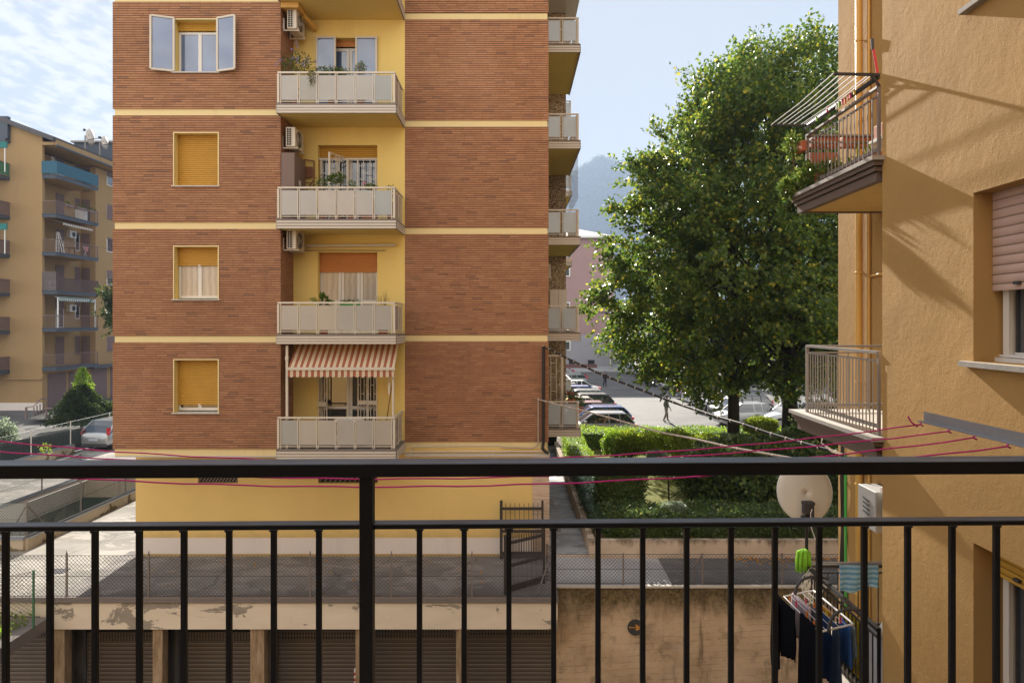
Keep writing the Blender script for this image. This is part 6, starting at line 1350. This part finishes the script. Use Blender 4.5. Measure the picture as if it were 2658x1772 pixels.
# ================================================================ own balcony rail
br_=thing('balcony_rail','black iron balcony railing with flat handrail across the foreground','railing',(0,1.73,-1.35))
def ry(x): return 1.735+.021*x
def at(px_,dy=0): # point on rail line at pixel column
    k=(px_-CX)/F_PX; y=1.715/(1-.021*k); return (k*y,y+dy)
def rail(x0,x1,dy0,dy1,z0,z1,nm,bv):
    q=MB(); P0=[(x0,ry(x0)+dy0),(x1,ry(x1)+dy0),(x1,ry(x1)+dy1),(x0,ry(x0)+dy1)]
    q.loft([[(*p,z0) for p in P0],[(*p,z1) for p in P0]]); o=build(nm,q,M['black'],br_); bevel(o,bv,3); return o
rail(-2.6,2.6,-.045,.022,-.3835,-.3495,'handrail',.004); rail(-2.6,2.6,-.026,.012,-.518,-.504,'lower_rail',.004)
pc_=[15,130,247,362,478,595,711,828,1089,1205,1321,1437,1552,1668,1782,1897,2011,2126,2243,2356,2471,2586]+[2702,2818,-101,-217]
for p in pc_:
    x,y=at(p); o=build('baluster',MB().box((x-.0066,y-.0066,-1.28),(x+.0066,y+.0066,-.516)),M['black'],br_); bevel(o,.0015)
q=MB()
for p in pc_:
    x,y=at(p)
    for s_ in (-1,1): q.lathe([(0,-.004),(.0035,-.002),(.004,.001),(0,.003)],(x+s_*.0072,y-.004,-.519),6)
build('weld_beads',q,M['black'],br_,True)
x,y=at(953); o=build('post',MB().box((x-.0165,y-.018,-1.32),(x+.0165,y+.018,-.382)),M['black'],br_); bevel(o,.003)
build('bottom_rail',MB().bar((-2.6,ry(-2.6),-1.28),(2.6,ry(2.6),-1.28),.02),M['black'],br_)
build('balcony_floor',MB().box((-3.2,-1.3,-1.55),(3.2,1.85,-1.42)),M['marble'],None,label='stone balcony floor slab under the viewpoint',category='floor')
# arms and strings
for nm,xa,lab in (('clothesline_bracket',1.405,'galvanised angle-iron clothesline arm jutting out at the right'),('clothesline_bracket',-2.05,'galvanised clothesline arm beyond the left end of the rail')):
    t=thing(nm,lab,'bracket',(xa,2.1,-.36)); build('arm_plate',MB().box((xa-.004,1.77,-.345),(xa+.022,2.36,-.341)).box((xa+.018,1.77,-.341),(xa+.022,2.36,-.310)),M['graymetal'],t)
    q=MB()
    for y in (2.34,2.19,2.07,1.93): q.tube([(xa,y,-.343),(xa-.006,y,-.352),(xa+.004,y,-.356)],.003,6)
    build('hooks',q,M['magenta'],t)
M['string']=M['magenta']
def cord(label,pts):
    t=build('clothesline',MB().tube(pts,.0023,6),M['magenta'],None,True,label=label,category='clothesline',group='magenta clotheslines'); return t
def catn(y0,z0,y1,z1,sag,n=40,ph=0,amp=.0016):
    pts=[]
    for k in range(n+1):
        s=k/n; x=1.40-3.45*s; pts.append((x,y0+(y1-y0)*s,z0+(z1-z0)*s-sag*4*s*(1-s)+amp*math.sin(k*1.9+ph)))
    return pts
cord('magenta clothesline hooked at the very tip of the right arm',catn(2.34,-.352,2.34,-.375,.115,ph=0)); cord('magenta clothesline second from the tip of the right arm',catn(2.19,-.352,2.22,-.385,.098,ph=1)); cord('magenta clothesline third from the tip of the right arm',catn(2.07,-.352,2.08,-.372,.115,ph=2)); cord('magenta clothesline closest to the handrail',catn(1.93,-.352,1.93,-.37,.105,ph=3))
t=build('cord_end',MB().tube([P(2382,1107,2.35),P(2366,1096,2.33),P(2358,1083,2.33),P(2357,1079,2.33)],.0026,6),M['magenta'],None,label='loose magenta cord end curling off the arm tip',category='cord')
# ================================================================ haze, light, camera
hz=build('haze',MB().box((-900,-8,-11.0),(1500,2300,430)),bpy.data.materials.new('haze_air'),None,kind='stuff')
hm=hz.data.materials[0]; hm.use_nodes=True; nt=hm.node_tree; nt.nodes.clear(); o_=nt.nodes.new('ShaderNodeOutputMaterial'); pv=nt.nodes.new('ShaderNodeVolumePrincipled'); pv.inputs['Color'].default_value=(.44,.55,.74,1); pv.inputs['Density'].default_value=.00042; pv.inputs['Anisotropy'].default_value=.0; nt.links.new(pv.outputs[0],o_.inputs['Volume'])
SD=Vector((-.055,1.0,.485)).normalized()   # towards the sun
sun=bpy.data.lights.new('sun','SUN'); sun.energy=5.0; sun.angle=math.radians(.6); sun.color=(1,.93,.82); so=bpy.data.objects.new('sun',sun); C.objects.link(so); so.rotation_euler=SD.to_track_quat('Z','Y').to_euler()
W=bpy.data.worlds.new('World'); bpy.context.scene.world=W; W.use_nodes=True; nt=W.node_tree; nn=nt.nodes; bg=nn['Background']
sky=nn.new('ShaderNodeTexSky'); sky.sky_type='NISHITA'; sky.sun_disc=False; sky.sun_elevation=math.asin(SD.z); sky.sun_rotation=math.atan2(SD.x,SD.y); sky.air_density=1.0; sky.dust_density=.6; sky.ozone_density=1.5
def wm(op,a,b=0):
    m=nn.new('ShaderNodeMath'); m.operation=op
    for i,v in enumerate((a,b)):
        if isinstance(v,bpy.types.NodeSocket): nt.links.new(v,m.inputs[i])
        else: m.inputs[i].default_value=v
    return m.outputs[0]
tc=nn.new('ShaderNodeTexCoord').outputs['Generated']; sp_=nn.new('ShaderNodeSeparateXYZ'); nt.links.new(tc,sp_.inputs[0]); zc_=wm('ADD',wm('MAXIMUM',sp_.outputs[2],0),.10)
cb=nn.new('ShaderNodeCombineXYZ'); nt.links.new(wm('DIVIDE',sp_.outputs[0],zc_),cb.inputs[0]); nt.links.new(wm('DIVIDE',sp_.outputs[1],zc_),cb.inputs[1])
def mr(v,a,b,c=0.,d=1.):
    m=nn.new('ShaderNodeMapRange'); m.interpolation_type='SMOOTHSTEP'; nt.links.new(v,m.inputs[0])
    for i,k in enumerate((a,b,c,d)): m.inputs[i+1].default_value=k
    return m.outputs[0]
def wn(scale,det,sc=(1,1,1),rot=0,dist=0):
    mp=nn.new('ShaderNodeMapping'); nt.links.new(cb.outputs[0],mp.inputs[0]); mp.inputs['Scale'].default_value=sc; mp.inputs['Rotation'].default_value=(0,0,rot)
    n_=nn.new('ShaderNodeTexNoise'); nt.links.new(mp.outputs[0],n_.inputs['Vector']); n_.inputs['Scale'].default_value=scale; n_.inputs['Detail'].default_value=det; n_.inputs['Distortion'].default_value=dist; n_.inputs['Roughness'].default_value=.5; return n_.outputs['Fac']
cl=wn(15.0,5,(1.0,.7,1),.5,.1); big=wn(1.0,3,(1,1,1),.5)
mask=wm('ADD',cl,wm('MULTIPLY',wm('SUBTRACT',big,.5),.5)); mask=mr(mask,.36,.60)
side=mr(wm('DIVIDE',sp_.outputs[0],wm('MAXIMUM',wm('ABSOLUTE',sp_.outputs[1]),.05)),-.12,-.38)
back=mr(wm('MULTIPLY',sp_.outputs[1],-1.0),.0,.45); fac=wm('MAXIMUM',wm('MULTIPLY',mask,side),wm('MULTIPLY',wm('ADD',wm('MULTIPLY',mask,.35),.65),back))  # bright unseen cloud bank behind the camera, added as fill for shaded fronts
sc_=nn.new('ShaderNodeSeparateColor'); nt.links.new(sky.outputs[0],sc_.inputs[0]); cc_=nn.new('ShaderNodeCombineColor')
for k_,lim in enumerate(SKYL):
    e_=wm('SUBTRACT',1.0,wm('POWER',2.71828,wm('MULTIPLY',sc_.outputs[k_],-1.0/lim))); nt.links.new(wm('MULTIPLY',e_,lim),cc_.inputs[k_])
hs=cc_
mx=nn.new('ShaderNodeMix'); mx.data_type='RGBA'; nt.links.new(fac,mx.inputs[0]); nt.links.new(hs.outputs[0],mx.inputs[6]); cm=nn.new('ShaderNodeMix'); cm.data_type='RGBA'; nt.links.new(back,cm.inputs[0]); cm.inputs[6].default_value=(SKYC,SKYC,SKYC*1.02,1); cm.inputs[7].default_value=(SKYB,SKYB*.97,SKYB*.93,1); nt.links.new(cm.outputs[2],mx.inputs[7])
nt.links.new(mx.outputs[2],bg.inputs[0]); bg.inputs[1].default_value=SKYS
cam=bpy.data.cameras.new('camera'); co=bpy.data.objects.new('camera',cam); C.objects.link(co); co.location=(0,0,0); co.rotation_euler=(math.radians(90),0,0); cam.sensor_width=36; cam.lens=36*F_PX/2658; cam.shift_y=-51/2658; cam.clip_start=.03; cam.clip_end=6000
S=bpy.context.scene; S.camera=co; S.view_settings.view_transform='Standard'; S.view_settings.look='None'; S.view_settings.exposure=EXPO; S.view_settings.gamma=1; S.view_settings.use_curve_mapping=False
S.cycles.use_denoising=True; S.cycles.max_bounces=6; S.cycles.diffuse_bounces=3; S.cycles.glossy_bounces=3; S.cycles.transmission_bounces=2; S.cycles.transparent_max_bounces=8; S.cycles.volume_bounces=1; S.cycles.sample_clamp_indirect=6
